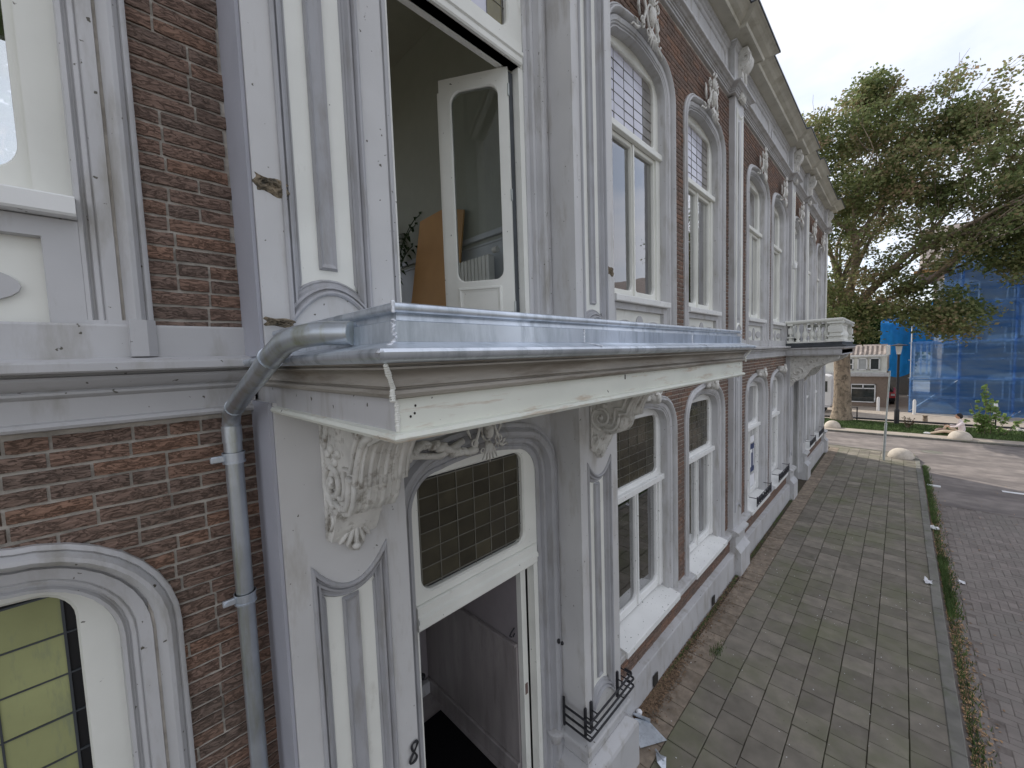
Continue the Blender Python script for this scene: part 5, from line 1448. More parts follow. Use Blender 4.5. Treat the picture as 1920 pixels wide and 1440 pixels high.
# ---------------- balcony bay of the second house
bx0, bx1, by = 12.45, 15.40, 1.16
bal = MB()
bal.sweep([(bx0, 0), (bx0, by), (bx1, by), (bx1, 0)], [(-.2, 3.84), (-.02, 3.84), (.0, 3.85), (.0, 3.98), (.03, 4.0), (.06, 4.02), (.06, 4.05)], 'xy')
bal.prism([(bx0 - .02, 0), (bx1 + .02, 0), (bx1 + .02, by), (bx0 - .02, by)], 3.88, 4.04, 'z')
BAL = bal.build('balcony', GREY, H2)
MB().sweep([(bx0, 0), (bx0, by), (bx1, by), (bx1, 0)], [(-.1, 4.052), (.07, 4.052), (.08, 4.06), (.08, 4.09), (.0, 4.11), (.0, 4.17), (-.1, 4.17)], 'xy').build('zinc_edge', DARKL, BAL)
MB().box(bx0 + .02, bx1 - .02, .02, by - .02, 4.053, 4.166).build('balcony_floor', DARKL, BAL)
def bal_post(x0, x1, y0, y1):
    m = MB(); cx, cy = (x0 + x1) / 2, (y0 + y1) / 2
    for a, b, z0, z1 in ((.0, .0, 4.17, 4.24), (.03, .03, 4.24, 4.30), (.0, .0, 4.30, 4.34), (.045, .045, 4.34, 4.40), (.02, .02, 4.40, 4.56), (.05, .05, 4.56, 4.62), (.0, .0, 4.62, 4.66)):
        m.bbox(x0 + a, x1 - a, y0 + b, y1 - b, z0, z1, .008)
    m.build('balustrade_pier', CREAM, BAL)
bal_post(bx0 - .02, bx0 + .30, by - .30, by + .02); bal_post(bx1 - .30, bx1 + .02, by - .30, by + .02); bal_post(bx0 - .02, bx0 + .26, .05, .17)
rl = MB().sweep([(bx0 + .12, 0), (bx0 + .12, by - .12), (bx1 - .12, by - .12), (bx1 - .12, 0)], [(-.11, 4.66), (.11, 4.66), (.13, 4.68), (.15, 4.70), (.15, 4.735), (.12, 4.75), (-.11, 4.75)], 'xy')
rl.build('handrail', CREAM, BAL)
MB().sweep([(bx0 + .12, 0), (bx0 + .12, by - .12), (bx1 - .12, by - .12), (bx1 - .12, 0)], [(-.09, 4.17), (.09, 4.17), (.09, 4.21), (-.09, 4.21)], 'xy').build('balustrade_base', CREAM, BAL)
bp_ = [(.045, 0), (.05, .03), (.03, .05), (.04, .09), (.06, .15), (.055, .20), (.028, .26), (.022, .32), (.03, .37), (.028, .40), (.045, .42), (.045, .445)]
bo = MB().lathe((0, 0, 0), bp_, 12).build('baluster', CREAM, smooth=True); bme = bo.data; bpy.data.objects.remove(bo)
spots = [(bx0 + .12, .26 + .145 * k) for k in range(5)] + [(bx0 + .42 + .165 * k, by - .12) for k in range(13)] + [(bx1 - .12, .26 + .145 * k) for k in range(4)]
for x, y in spots:
    o = bpy.data.objects.new('baluster', bme); COL.objects.link(o); o.location = (x, -y, 4.21); attach(o, BAL)
fpz = thing('flower_pot', 'small dark flower pot standing on the balcony floor behind the balusters', 'flower pot', (12.62, .25, 4.17))
MB().lathe((12.72, .22, 4.17), [(.05, 0), (.07, .10), (.075, .13), (.06, .13)], 12).build('pot', BLACKM, fpz)
# porch under the balcony: scrolled bracket board and recessed door
sb = MB()
sc_ = [(.02, 3.84), (.02, 2.95), (.10, 3.02), (.16, 3.14), (.26, 3.20), (.36, 3.24), (.44, 3.34), (.50, 3.46), (.62, 3.55), (.76, 3.60), (.92, 3.66), (1.08, 3.76), (1.10, 3.84)]
for xx in (12.78, 14.92):
    m = MB().prism(sc_, xx - .10, xx + .10, 'x')
    for d in (-1, 1):
        for cy, cz, r0 in ((.25, 3.42, .13), (.52, 3.68, .09), (.15, 3.20, .07)):
            sp = []
            for i in range(20):
                t = i / 19; a = t * 2.6 * math.pi; q = r0 * (1 - .8 * t); sp.append((xx + d * .105, cy + q * math.cos(a), cz + q * math.sin(a)))
            m.tube(sp, .02, 5)
    m.build('scroll_bracket', STUCCO, H2, smooth=True)
dw = MB(); dw.box(13.05, 14.8, -.6, -.5, 0, 3.85); dw.box(13.05, 13.12, -.5, .0, 0, 3.85); dw.box(14.73, 14.8, -.5, .0, 0, 3.85); dw.build('porch_wall', GREY, H2)
d2 = MB(); d2.bbox(13.3, 13.90, -.5, -.45, .2, 2.5, .01); d2.bbox(13.95, 14.55, -.5, -.45, .2, 2.5, .01); d2.bbox(13.25, 14.6, -.5, -.44, 2.55, 2.65, .01); d2.build('porch_door', CREAM, H2)
MB().box(13.3, 14.55, -.49, -.47, 2.7, 3.4).build('pane', PANEDK, H2)
MB().sweep(arch_path(13.25, 14.65, .2, 3.5, .2, .25, .05), AD).build('door_surround', GREY, H2, smooth=True)
uw = MB(); ring(uw, rr(13.2, 14.7, 4.2, 7.6, (0, 0), (.26, .28), .06), rr(13.35, 14.55, 4.3, 7.4, (.0, .0), (.1, .1)), -.1, -.2); uw.bbox(13.3, 14.6, -.2, -.08, 6.5, 6.6, .01); uw.bbox(13.92, 13.98, -.2, -.1, 4.3, 6.5, .01)
UW = uw.build('balcony_door', CREAM, H2); MB().box(13.3, 14.6, -.19, -.18, 4.3, 7.45).build('pane', GLASS, UW)
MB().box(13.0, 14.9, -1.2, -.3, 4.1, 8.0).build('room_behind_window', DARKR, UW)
MB().sweep(arch_path(13.34, 14.56, 4.25, 7.55, .26, .28, .06), ARCH).build('window_surround', GREY, H2, smooth=True)
# basement vents in the plinth
for x in (4.37, 6.45):
    MB().box(x - .06, x + .06, .148, .153, .03, .17).build('vent_opening', STAIN, H1)
# small white lamp fitting beside the balcony
wf = MB(); wf.lathe((12.40, .20, 6.05), [(.02, 0), (.05, .02), (.05, .12), (.02, .16)], 10); wf.build('wall_lamp', WHITE, H2, smooth=True)

# ================================================================ small things on the ground
zs_ = MB()
zv = [(3.81, .17, .015), (3.86, .30, .035), (3.80, .53, .012), (3.53, .37, .02), (3.70, .17, .06)]
zs_.add(zv + [(v[0], v[1], v[2] - .003) for v in zv], [(0, 1, 2, 3, 4), (9, 8, 7, 6, 5)] + [(i, 5 + i, 5 + (i + 1) % 5, (i + 1) % 5) for i in range(5)])
zs_.tube([(3.83, .14, .03), (3.86, .32, .05)], .016, 10)
tag(zs_.build('zinc_offcut', ZINC, smooth=True), 'bent triangular zinc sheet offcut on the pavement beside the entrance pedestal', 'metal scrap')
z2 = MB(); z2.add([(3.60, .50, .01), (3.62, .60, .02), (3.47, .66, .01), (3.50, .56, .03)], [(0, 1, 2, 3)]); z2.tube([(3.62, .49, .02), (3.56, .60, .02)], .010, 8)
tag(z2.build('zinc_offcut', ZINC), 'smaller rolled zinc strip offcut on the pavement near the bottom edge of the picture', 'metal scrap')
stn = MB().ell((3.90, .17, .02), (.04, .035, .03), 8, 6); tag(stn.build('stone_chip', PAPER), 'small white stone chip at the foot of the wall above the zinc sheet', 'stone')
def crumple(name, x, y, z, s, lab, m=PAPER, seed=0, cat='litter'):
    r = random.Random(seed); n = 5; pts = [(x + (i / n - .5) * s + r.uniform(-.15, .15) * s, y + (j / n - .5) * s * .7 + r.uniform(-.1, .1) * s, z + abs(r.gauss(0, .18)) * s) for j in range(n + 1) for i in range(n + 1)]
    f = [(j * (n + 1) + i, j * (n + 1) + i + 1, (j + 1) * (n + 1) + i + 1, (j + 1) * (n + 1) + i) for j in range(n) for i in range(n)]
    tag(MB().add(pts, f).build(name, m), lab, cat)
crumple('paper_scrap', 12.55, 2.80, -.055, .20, 'crumpled white paper in the grass of the gutter halfway along the kerb', seed=1)
crumple('paper_scrap', 9.45, 2.60, .016, .13, 'flattened pale paper scrap lying on the kerb edge', seed=2)
crumple('paper_scrap', 4.55, 2.84, -.055, .10, 'white paper scrap among leaves in the gutter near the bottom right corner', seed=3)
crumple('paper_scrap', 9.95, 3.02, -.06, .12, 'pale curled leaf-like scrap on the road beside the gutter', seed=4)
pk = MB().box(16.35, 16.47, 2.80, 3.08, -.065, -.035); tag(pk.build('wood_stick', TWHITE), 'short pale wooden stick lying across the gutter', 'stick')
rm_ = MB().box(16.85, 17.0, 4.25, 6.6, -.066, -.062); tag(rm_.build('road_marking', TWHITE), kind='structure')
mh = MB().lathe((21.6, 3.1, -.066), [(.30, 0), (.30, .006), (.27, .008), (.26, .004), (.02, .004)], 24); tag(mh.build('manhole_cover', KERBM), 'round grey manhole cover in the side road behind the near stone dome', 'manhole cover')

# stone domes
def dome(x, y, lab, r=.35):
    o = MB().lathe((x, y, -.02), [(r, 0), (r, .05), (r * .96, .12), (r * .85, .20), (r * .66, .28), (r * .42, .33), (r * .18, .352), (.01, .357)], 24).build('stone_dome', CONC, smooth='full')
    tag(o, lab, 'bollard', 'stone domes along the kerbs')
dome(19.66, 2.26, 'stone dome on the corner of the near pavement beside the grey post')
dome(25.3, -.20, 'stone dome on the far pavement, in front of the large tree trunk', .33)
dome(24.9, 4.04, 'stone dome on the far pavement right in front of the sitting person', .36)

# leaning grey post
pt = MB().tube([(18.85, 1.83, 0), (18.87, 1.86, 1.3)], .036, 12); pt.tube([(18.87, 1.86, 1.28), (18.90, 1.92, 3.15)], .024, 12)
pt.tube([(18.87, 1.86, 1.27), (18.87, 1.86, 1.31)], .042, 12)
tag(pt.build('sign_post', GALV, smooth=True), 'bare grey galvanised post without a sign, standing at the end of the near pavement', 'post')

# street lamp
lp_ = thing('street_lamp', 'black street lamp with a tapered glass lantern on the far verge', 'street lamp', (27.5, 2.1, 0))
MB().lathe((27.5, 2.1, 0), [(.10, 0), (.10, .75), (.085, .80), (.06, .85), (.055, 1.6), (.05, 3.5), (.07, 3.52), (.07, 3.56)], 14).build('lamp_post', BLACKM, lp_, smooth=True)
MB().lathe((27.5, 2.1, 3.56), [(.09, 0), (.15, .40), (.14, .41)], 6).build('lantern', TWHITE, lp_)
MB().lathe((27.5, 2.1, 3.97), [(.34, .0), (.34, .03), (.10, .09), (.03, .12)], 14).build('lamp_cap', BLACKM, lp_)

# low pipe fence along the far path: posts with a rail
fn = thing('low_fence', 'low black pipe rail on short posts along the far verge', 'fence', (28.4, 3, 0))
MB().tube([(28.3, -6, .12), (28.3, 1.0, .12), (28.25, 4.5, .12), (28.4, 9, .12)], .05, 8).build('rail', BLACKM, fn)
for i, y in enumerate((-2.0, .55, 5.35, 8.2)):
    MB().tube([(28.3, y, 0), (28.3, y, .72)], .028, 8).build('fence_post', BLACKM, fn)
MB().tube([(28.3, -2.0, .70), (28.3, .55, .70)], .018, 6).build('thin_rail', BLACKM, fn)
tag(MB().lathe((29.3, 3.15, 0), [(.07, 0), (.10, .02), (.09, .30), (.12, .34), (.05, .36)], 10).build('short_stump', BARK), 'short brown stump post on the far path left of the sitting person', 'post')
# white marker posts
for (x, y, h), lab in (((33.0, 1.25, .85), 'white marker post in front of the small brick house'), ((32.2, 2.80, .85), 'white marker post at the left edge of the blue netting'), ((32.0, 5.75, .85), 'white marker post behind the sapling')):
    tag(MB().lathe((x, y, 0), [(.075, 0), (.075, h - .1), (.05, h), (.01, h + .01)], 10).build('marker_post', TWHITE, smooth=True), lab, 'post', 'white marker posts')
crumple('litter_bag', 28.6, 4.35, .02, .25, 'small white bag lying on the path between the person and the sapling', seed=8)
rb = MB(); r = random.Random(2)
for i in range(70): rb.ell((28.0 + r.uniform(-.1, .25), r.uniform(5.6, 9.5), .03 + r.uniform(0, .06)), (r.uniform(.05, .12),) * 3, 6, 4)
tag(rb.build('rubble', RUBBLE), 'low strip of pale rubble behind the grass at the right edge', 'rubble', kind='stuff')

# ================================================================ far buildings
hs = thing('small_house', 'small brick house with white upper windows behind the tree trunk', 'house', (35, 0, 0))
m = MB(); m.box(35, 42, -4.5, 1.60, -.1, 2.02); HW = m.build('wall', FARBR, hs)
MB().box(35.05, 42, -4.5, 1.55, 2.25, 3.36).build('upper_wall', CREAM, hs)
MB().bbox(34.72, 35.1, -4.6, 1.68, 2.0, 2.25, .03).build('fascia', GREY, hs)
MB().bbox(34.9, 35.1, -4.55, 1.6, 3.30, 3.42, .01).build('eaves', WHITE, hs)
tl = MB()
for j in range(3):
    for i in range(26):
        y = -4.5 + i * .235; x = 34.95 + j * .28; z = 3.42 + j * .18
        tl.add([(x, y, z), (x, y + .10, z + .06), (x, y + .22, z), (x + .30, y, z + .19), (x + .30, y + .10, z + .25), (x + .30, y + .22, z + .19)], [(0, 1, 4, 3), (1, 2, 5, 4)])
        tl.add([(x, y, z), (x, y + .10, z + .06), (x, y + .22, z), (x, y + .10, z - .08)], [(0, 1, 2, 3)])
tag(tl.build('roof_tiles', TILEM, hs, recalc=False), kind='stuff')
MB().bbox(34.85, 36.6, 1.50, 1.68, 3.38, 4.02, .02).build('parapet', WHITE, hs)
MB().prism([(35.6, 3.4), (38.5, 4.1), (42, 3.4)][0:3], -4.5, 1.5, 'y').build('roof', TILEM, hs)
def far_window(par, x, y0, y1, z0, z1, panes, fr=.06, m=TWHITE, gl=PANEDK):
    w = MB(); w.box(x - .04, x + .02, y0, y1, z0, z0 + fr); w.box(x - .04, x + .02, y0, y1, z1 - fr, z1)
    w.box(x - .04, x + .02, y0, y0 + fr, z0, z1); w.box(x - .04, x + .02, y1 - fr, y1, z0, z1)
    for (a, b, c, d) in panes: w.box(x - .045, x + .02, a, b, c, d)
    W = w.build('window', m, par); MB().box(x - .01, x + .0, y0 + fr / 2, y1 - fr / 2, z0 + fr / 2, z1 - fr / 2).build('pane', gl, W); return W
far_window(hs, 34.96, -.20, 1.05, .28, 1.50, [(-.20, 1.05, 1.18, 1.24), (.40, .46, 1.2, 1.48)])
far_window(hs, 35.0, -.62, -.08, 2.42, 3.22, [(-.62, -.08, 2.78, 2.84)])
far_window(hs, 35.0, .12, .62, 2.42, 3.22, [], gl=CURT); far_window(hs, 35.0, .72, 1.22, 2.42, 3.22, [], gl=PANEDK)
far_window(hs, 34.96, -3.2, -2.0, .28, 1.50, [(-3.2, -2.0, 1.18, 1.24)])

van = thing('white_van', 'white van parked left of the large tree trunk, mostly hidden', 'van', (31.5, -1.6, 0))
vb = MB(); vb.prism([(-3.6, .35), (-.86, .35), (-.80, .6), (-.80, 2.0), (-.90, 2.22), (-1.1, 2.3), (-3.4, 2.3), (-3.6, 2.1)][0:8], 30.6, 32.4, 'x'); vb.build('body', VANW, van)
MB().box(30.58, 30.61, -1.65, -.98, 1.30, 1.95).build('window', PANEDK, van)
for y in (-3.0, -1.3): MB().tube([(30.62, y, .34), (30.80, y, .34)], .34, 16).build('wheel', RUBBER, van)
car = thing('red_car', 'red car parked in the gap between the small house and the blue netting, partly hidden', 'car', (38.5, 1.0, 0))
dy = -1.12
cb_ = MB().prism([(1.2 + dy, .45), (3.1 + dy, .45), (3.12 + dy, .70), (3.05 + dy, .84), (1.22 + dy, .84), (1.18 + dy, .70)], 36.8, 40.8, 'x'); cb_.build('body', CARR, car)
MB().prism([(1.2 + dy, .22), (3.08 + dy, .22), (3.08 + dy, .447), (1.2 + dy, .447)], 36.85, 40.7, 'x').build('bumper', RUBBER, car)
MB().prism([(1.3 + dy, .842), (3.0 + dy, .842), (2.7 + dy, 1.36), (1.6 + dy, 1.36)], 37.0, 39.6, 'x').build('cabin', PANEDK, car)
for y in (1.35, 2.95): MB().tube([(37.2, y - .1 + dy, .30), (37.2, y + .1 + dy, .30)], .30, 14).build('wheel', RUBBER, car)
for y in (1.32, 2.98): MB().box(36.76, 36.80, y - .1 + dy, y + .1 + dy, .60, .74).build('tail_light', TWHITE, car)

sc = thing('scaffolded_building', 'brick building behind scaffolding wrapped in blue debris netting', 'building', (34.5, 8, 0))
MB().box(34.5, 46, 3.9, 26, -.1, 8.7).build('wall', FARBR, sc)
MB().prism([(34.0, 8.7), (38.5, 11.6), (46, 8.7)], 3.0, 26, 'y').build('roof', TILEM, sc)
far_wins = []
for k in range(7):
    y = 3.9 + k * 2.3
    far_window(sc, 34.46, y, y + 1.35, .75, 2.05, [(y + .65, y + .71, .75, 2.05)])
    far_window(sc, 34.46, y, y + 1.35, 3.35, 4.9, [(y, y + 1.35, 4.05, 4.11)])
    far_window(sc, 34.46, y, y + 1.35, 6.2, 7.5, [(y, y + 1.35, 6.9, 6.96)])
sf = thing('scaffold', 'metal scaffold of tubes and planks in front of the brick building', 'scaffold', (33.2, 8, 0))
ysp = [2.62 + 1.9 * i for i in range(13)]
for x in (33.05, 34.0):
    for y in ysp: MB().tube([(x, y, -.02), (x, y, 9.2 if y > 4 else 7.0)], .03, 6).build('upright', SCAFF, sf)
for z in (1.0, 2.05, 3.1, 4.1, 5.15, 6.2, 7.2, 8.3):
    MB().tube([(33.05, 2.5, z), (33.05, 25.5, z)], .025, 6).build('ledger', SCAFF, sf)
for i in range(12):
    for z, s in ((0, 1), (4.1, -1)):
        a, b = ysp[i], ysp[i + 1]
        if i % 2 == 0: MB().tube([(33.0, a if s > 0 else b, z + .1), (33.0, b if s > 0 else a, z + 2.0)], .022, 5).build('brace', SCAFF, sf)
for z in (2.0, 4.05, 6.15, 8.25):
    MB().box(33.1, 33.95, 2.6, 25.4, z - .06, z).build('planking', BOARD if z > 7 else GALV, sf)
for y0, y1, z0, z1 in ((3.55, 4.75, 6.35, 7.55), (3.7, 4.55, 4.35, 5.15), (6.6, 8.2, 4.3, 6.0)):
    MB().box(33.4, 33.43, y0, y1, z0, z1).build('hanging_sheet', VANW, sf)
for y in (2.72, 3.0, 3.25, 3.42): MB().box(33.9, 34.0, y, y + .07, 2.2, 4.1).build('window_post', VANW, sf)
nt = thing('debris_netting', 'translucent blue debris netting hung over the scaffold', 'netting', (32.9, 8, 0))
r = random.Random(12)
for zi, (z0, z1) in enumerate(((.0, 2.05), (2.02, 4.15), (4.12, 6.25), (6.22, 9.1))):
    ys = 2.42 if zi == 0 else (2.62 if zi == 1 else (3.45 if zi == 2 else 3.8))
    for i in range(12):
        a, b = max(ysp[i] - .06, ys), ysp[i + 1] + .04
        if b < ys + .3: continue
        n, m_ = 14, 10; pts = []; f = []; ph = r.uniform(0, 6); dp = r.uniform(.02, .10)
        for j in range(m_ + 1):
            for k in range(n + 1):
                u_, v_ = k / n, j / m_
                pts.append((32.98 + zi * .003 + dp * math.sin(u_ * 3.14) * math.sin(v_ * 3.14) * -1 - .02 * math.sin(v_ * 18 + u_ * 6 + ph) - .012 * math.sin(u_ * 31 + v_ * 7), a + (b - a) * u_, z0 + (z1 - z0) * v_ + .03 * math.sin(u_ * 6 + ph)))
        for j in range(m_):
            for k in range(n): q = j * (n + 1) + k; f.append((q, q + 1, q + n + 2, q + n + 1))
        MB().add(pts, f).build('net_sheet', NET, nt, smooth='full', recalc=False)
# loose corner of netting over the left end, torn with pale framing
tp = thing('blue_tarp', 'bright blue tarpaulin covering the gable beyond the small house', 'tarpaulin', (42, 1.5, 0))
n = 16; pts = []; f = []
for j in range(9):
    for k in range(n + 1):
        u_, v_ = k / n, j / 8
        pts.append((41.5 + 2.6 * u_ + .10 * math.sin(u_ * 22) + .05 * math.sin(v_ * 9 + u_ * 5), 1.02 + 1.9 * u_, 2.0 + 3.7 * v_ - .5 * (1 - v_) * math.sin(u_ * 3) * 1.0))
for j in range(8):
    for k in range(n): q = j * (n + 1) + k; f.append((q, q + 1, q + n + 2, q + n + 1))
MB().add(pts, f).build('tarp_sheet', TARP, tp, smooth='full', recalc=False)
n = 14; pts = []; f = []
for j in range(9):
    for k in range(n + 1):
        u_, v_ = k / n, j / 8
        pts.append((44.15 + .25 * u_ + .08 * math.sin(u_ * 19 + v_ * 3), 2.92 + 3.6 * u_, 3.4 + (2.3 + 4.0 * min(1, u_ * 1.5)) * v_))
for j in range(8):
    for k in range(n): q = j * (n + 1) + k; f.append((q, q + 1, q + n + 2, q + n + 1))
MB().add(pts, f).build('tarp_sheet', TARP, tp, smooth='full', recalc=False)
MB().add([(41.6, 1.0, 5.7), (44.1, 2.9, 5.7), (48, 2.9, 6.6), (48, 1.0, 6.6)], [(0, 1, 2, 3)]).build('tarp_top', TARP, tp)
MB().box(44.4, 48, 1.35, 2.9, 0, 5.5).build('gable_wall', DARKR, tp)

# ================================================================ person on the kerb
per = thing('person', 'person with dark hair and pale shirt sitting on the far verge with legs stretched out', 'person', (25.55, 4.1, 0))
def skinned(name, verts, edges, radii, material, parent, sub=2):
    me = bpy.data.meshes.new(name); me.from_pydata([(v[0], -v[1], v[2]) for v in verts], edges, [])
    o = bpy.data.objects.new(name, me); COL.objects.link(o)
    md = o.modifiers.new('skin', 'SKIN'); md.use_smooth_shade = True
    for i, r_ in enumerate(radii): me.skin_vertices[0].data[i].radius = (r_, r_) if not hasattr(r_, '__len__') else r_
    me.skin_vertices[0].data[0].use_root = True
    s = o.modifiers.new('sub', 'SUBSURF'); s.levels = sub; s.render_levels = sub
    me.materials.append(material); attach(o, parent); return o
X0, Y0 = 25.6, 4.12
body = [(X0, Y0, .14), (X0, Y0 + .02, .36), (X0, Y0 + .0, .55), (X0 - .01, Y0 - .04, .66), (X0 - .01, Y0 - .08, .73),
        (X0 - .16, Y0 + .0, .58), (X0 - .22, Y0 - .16, .42), (X0 - .20, Y0 - .36, .40),
        (X0 + .17, Y0 + .0, .58), (X0 + .24, Y0 - .14, .40), (X0 + .18, Y0 - .34, .44)]
skinned('body', body, [(0, 1), (1, 2), (2, 3), (3, 4), (2, 5), (5, 6), (6, 7), (2, 8), (8, 9), (9, 10)],
        [(.17, .13), (.165, .12), (.18, .12), (.06, .06), (.05, .05), .06, .042, .03, .06, .042, .03], SHIRT, per)
skinned('legs', [(X0, Y0, .12), (X0 - .09, Y0 - .06, .11), (X0 - .12, Y0 - .50, .19), (X0 - .20, Y0 - .95, .05), (X0 + .10, Y0 - .06, .11), (X0 + .14, Y0 - .42, .42), (X0 + .12, Y0 - .60, .05)],
        [(0, 1), (1, 2), (2, 3), (0, 4), (4, 5), (5, 6)], [.13, .10, .07, .04, .10, .07, .04], TROUS, per)
hd = MB().ell((X0 - .01, Y0 - .10, .86), (.075, .092, .115), 14, 10); hd.ell((X0 - .01, Y0 - .195, .85), (.014, .02, .02), 6, 5); hd.build('head', SKIN, per, smooth='full')
hr = MB().ell((X0 - .01, Y0 - .075, .895), (.088, .10, .10), 14, 10); hr.ell((X0 - .01, Y0 - .03, .85), (.08, .065, .10), 12, 8); hr.build('hair', HAIR, per, smooth='full')
for (x, y, z) in ((X0 - .20, Y0 - 1.02, .05), (X0 + .12, Y0 - .67, .05)): MB().ell((x, y, z), (.045, .13, .05), 10, 6).build('shoe', TWHITE, per, smooth='full')
for sx in (-.20, .18):
    hm = MB().ell((X0 + sx, Y0 - .40, .42), (.035, .045, .02), 8, 6)
    for k in range(4): hm.tube([(X0 + sx - .024 + .016 * k, Y0 - .43, .42), (X0 + sx - .026 + .017 * k, Y0 - .48, .415), (X0 + sx - .026 + .017 * k, Y0 - .50, .40)], .008, 5)
    hm.tube([(X0 + sx + .03, Y0 - .40, .42), (X0 + sx + .05, Y0 - .44, .41)], .009, 5); hm.build('hand', SKIN, per, smooth='full')
bg_ = MB().ell((25.75, 3.55, .14), (.16, .22, .14), 12, 8); bg_.tube([(25.75, 3.42, .22), (25.75, 3.55, .40), (25.75, 3.68, .22)], .014, 6)
tag(bg_.build('shoulder_bag', BAGM, smooth='full'), 'dark brown bag on the grass beside the sitting person', 'bag')

# ================================================================ trees
def leaves_mesh(name, C_, n_per, spread, size, material, parent, droop=0.15, flat=1.0):
    k = len(C_); n = k * n_per
    c = np.repeat(np.array(C_), n_per, 0)
    d = rng.normal(0, 1, (n, 3)); rad = rng.uniform(0.15, 1.0, (n, 1)) ** 0.6
    d /= np.linalg.norm(d, axis=1, keepdims=True) + 1e-6
    sp = np.array(spread) * np.ones(3)
    p = c + d * rad * sp * rng.uniform(.6, 1.25, (n, 1)); p[:, 2] -= droop * np.abs(rng.normal(0, 1, n)) * sp[2]
    s = size * rng.uniform(.55, 1.25, n)
    a = rng.normal(0, 1, (n, 3)); a[:, 2] *= .5; a /= np.linalg.norm(a, axis=1, keepdims=True)
    b = np.cross(a, rng.normal(0, 1, (n, 3))); b /= np.linalg.norm(b, axis=1, keepdims=True) + 1e-6
    V = np.empty((n, 4, 3)); w = .42
    V[:, 0] = p - a * s[:, None] * .5; V[:, 1] = p + b * (s * w)[:, None]; V[:, 2] = p + a * s[:, None] * .5; V[:, 3] = p - b * (s * w)[:, None]
    V = V.reshape(-1, 3); V[:, 1] *= -1
    me = bpy.data.meshes.new(name)
    me.vertices.add(n * 4); me.vertices.foreach_set('co', V.ravel()); me.loops.add(n * 4); me.polygons.add(n)
    me.loops.foreach_set('vertex_index', np.arange(n * 4)); me.polygons.foreach_set('loop_start', np.arange(0, n * 4, 4)); me.polygons.foreach_set('loop_total', np.full(n, 4))
    me.update(); me.materials.append(material)
    o = bpy.data.objects.new(name, me); COL.objects.link(o)
    if parent: attach(o, parent)
    return o
def grow(mb, p, d, L, r, lev, tips, r_, spread=.55, upb=.12, mn=2):
    pts = [p]; q = Vector(p); dd = Vector(d).normalized(); n = 4; rad = [r]
    for i in range(n):
        dd = (dd + Vector((r_.gauss(0, .10), r_.gauss(0, .10), r_.gauss(0, .08) + upb * .3))).normalized()
        q = q + dd * L / n; pts.append(tuple(q)); rad.append(r * (1 - .45 * (i + 1) / n))
    mb.tube(pts, rad, 7 if lev > 1 else 5, caps=False)
    if lev <= 1: tips.append(pts[2]); tips.append(pts[-1])
    if lev == 0: return
    for k in range(r_.choice((2, 3)) if lev < 4 else 4):
        ax = Vector((r_.gauss(0, 1), r_.gauss(0, 1), r_.gauss(0, .6))).normalized()
        nd = (dd + ax * spread * r_.uniform(.7, 1.3)).normalized()
        st_ = pts[r_.choice((2, 3, 4))] if k else pts[-1]
        grow(mb, st_, nd, L * r_.uniform(.66, .84), rad[-1] * .8, lev - 1, tips, r_, spread, upb)
tr = thing('plane_tree', 'large plane tree with thick pale trunk and browning green crown beyond the corner', 'tree', (27.9, -.07, 0))
r_ = random.Random(21)
tm_ = MB(); tm_.tube([(27.9, -.07, -.1), (27.9, -.07, .12), (27.9, -.06, .5), (27.88, -.05, 1.5), (27.9, -.10, 3.0), (27.92, -.14, 4.6), (27.95, -.12, 6.0)], [.58, .50, .42, .37, .35, .35, .38], 20)
tm_.build('trunk', BARK, tr, smooth='full')
bmh = MB(); tips = []
for d, L, rr0 in (((-.2, -.75, 1.0), 3.6, .22), ((-.3, .95, .75), 4.0, .22), ((-.35, .30, 1.1), 4.0, .24), ((.55, .2, 1.0), 3.4, .20), ((-.6, 1.1, .30), 3.6, .15), ((.2, -.3, 1.2), 3.6, .2)):
    grow(bmh, (27.93, -.12, 5.7), d, L, rr0, 4, tips, r_, .62)
bmh.build('branches', BARK, tr, smooth='full', recalc=False)
tips = np.array(tips)
# crown volume: keep the branch tips and fill the outer shell
cc = []
tries = 0
lobes = [((26.6, -.9, 12.9), (2.6, 2.2, 3.3)), ((26.5, 1.0, 13.6), (2.4, 1.7, 2.9)), ((26.5, 2.9, 12.2), (2.4, 1.7, 2.5)), ((26.2, 4.5, 10.9), (2.2, 1.5, 2.6)),
         ((26.2, 5.9, 9.6), (2.2, 1.7, 2.3)), ((26.2, 7.6, 9.5), (2.0, 1.8, 2.4)), ((26.6, 1.5, 9.8), (2.8, 2.4, 2.1)), ((26.4, 3.6, 8.2), (2.0, 1.8, 1.2)), ((26.8, -.8, 8.6), (2.2, 1.9, 2.4)),
         ((26.8, -.5, 6.4), (1.8, 1.2, 1.4)), ((26.6, 1.2, 6.8), (1.7, 1.4, 1.2)), ((26.3, 2.9, 6.0), (1.3, 1.4, 1.0)), ((26.0, 3.7, 5.2), (1.2, 1.1, .8)), ((26.9, .55, 5.2), (1.0, .7, .8)), ((26.0, 6.3, 7.2), (1.6, 1.4, 1.0)), ((26.5, -.1, 14.8), (2.2, 1.8, 1.5)), ((26.5, 2.1, 14.0), (2.0, 1.6, 1.3)), ((26.4, -1.4, 11.5), (2.4, 1.6, 2.4)), ((26.4, .9, 11.8), (2.4, 2.0, 1.6)), ((26.3, .9, 16.1), (.8, .7, .8)), ((26.3, -1.9, 14.2), (2.0, 1.2, 1.8)), ((26.3, 5.2, 8.2), (1.8, 1.5, 1.3)), ((26.0, 7.3, 8.0), (1.8, 1.6, 1.2)), ((26.2, 4.1, 13.6), (.8, .7, .9))]
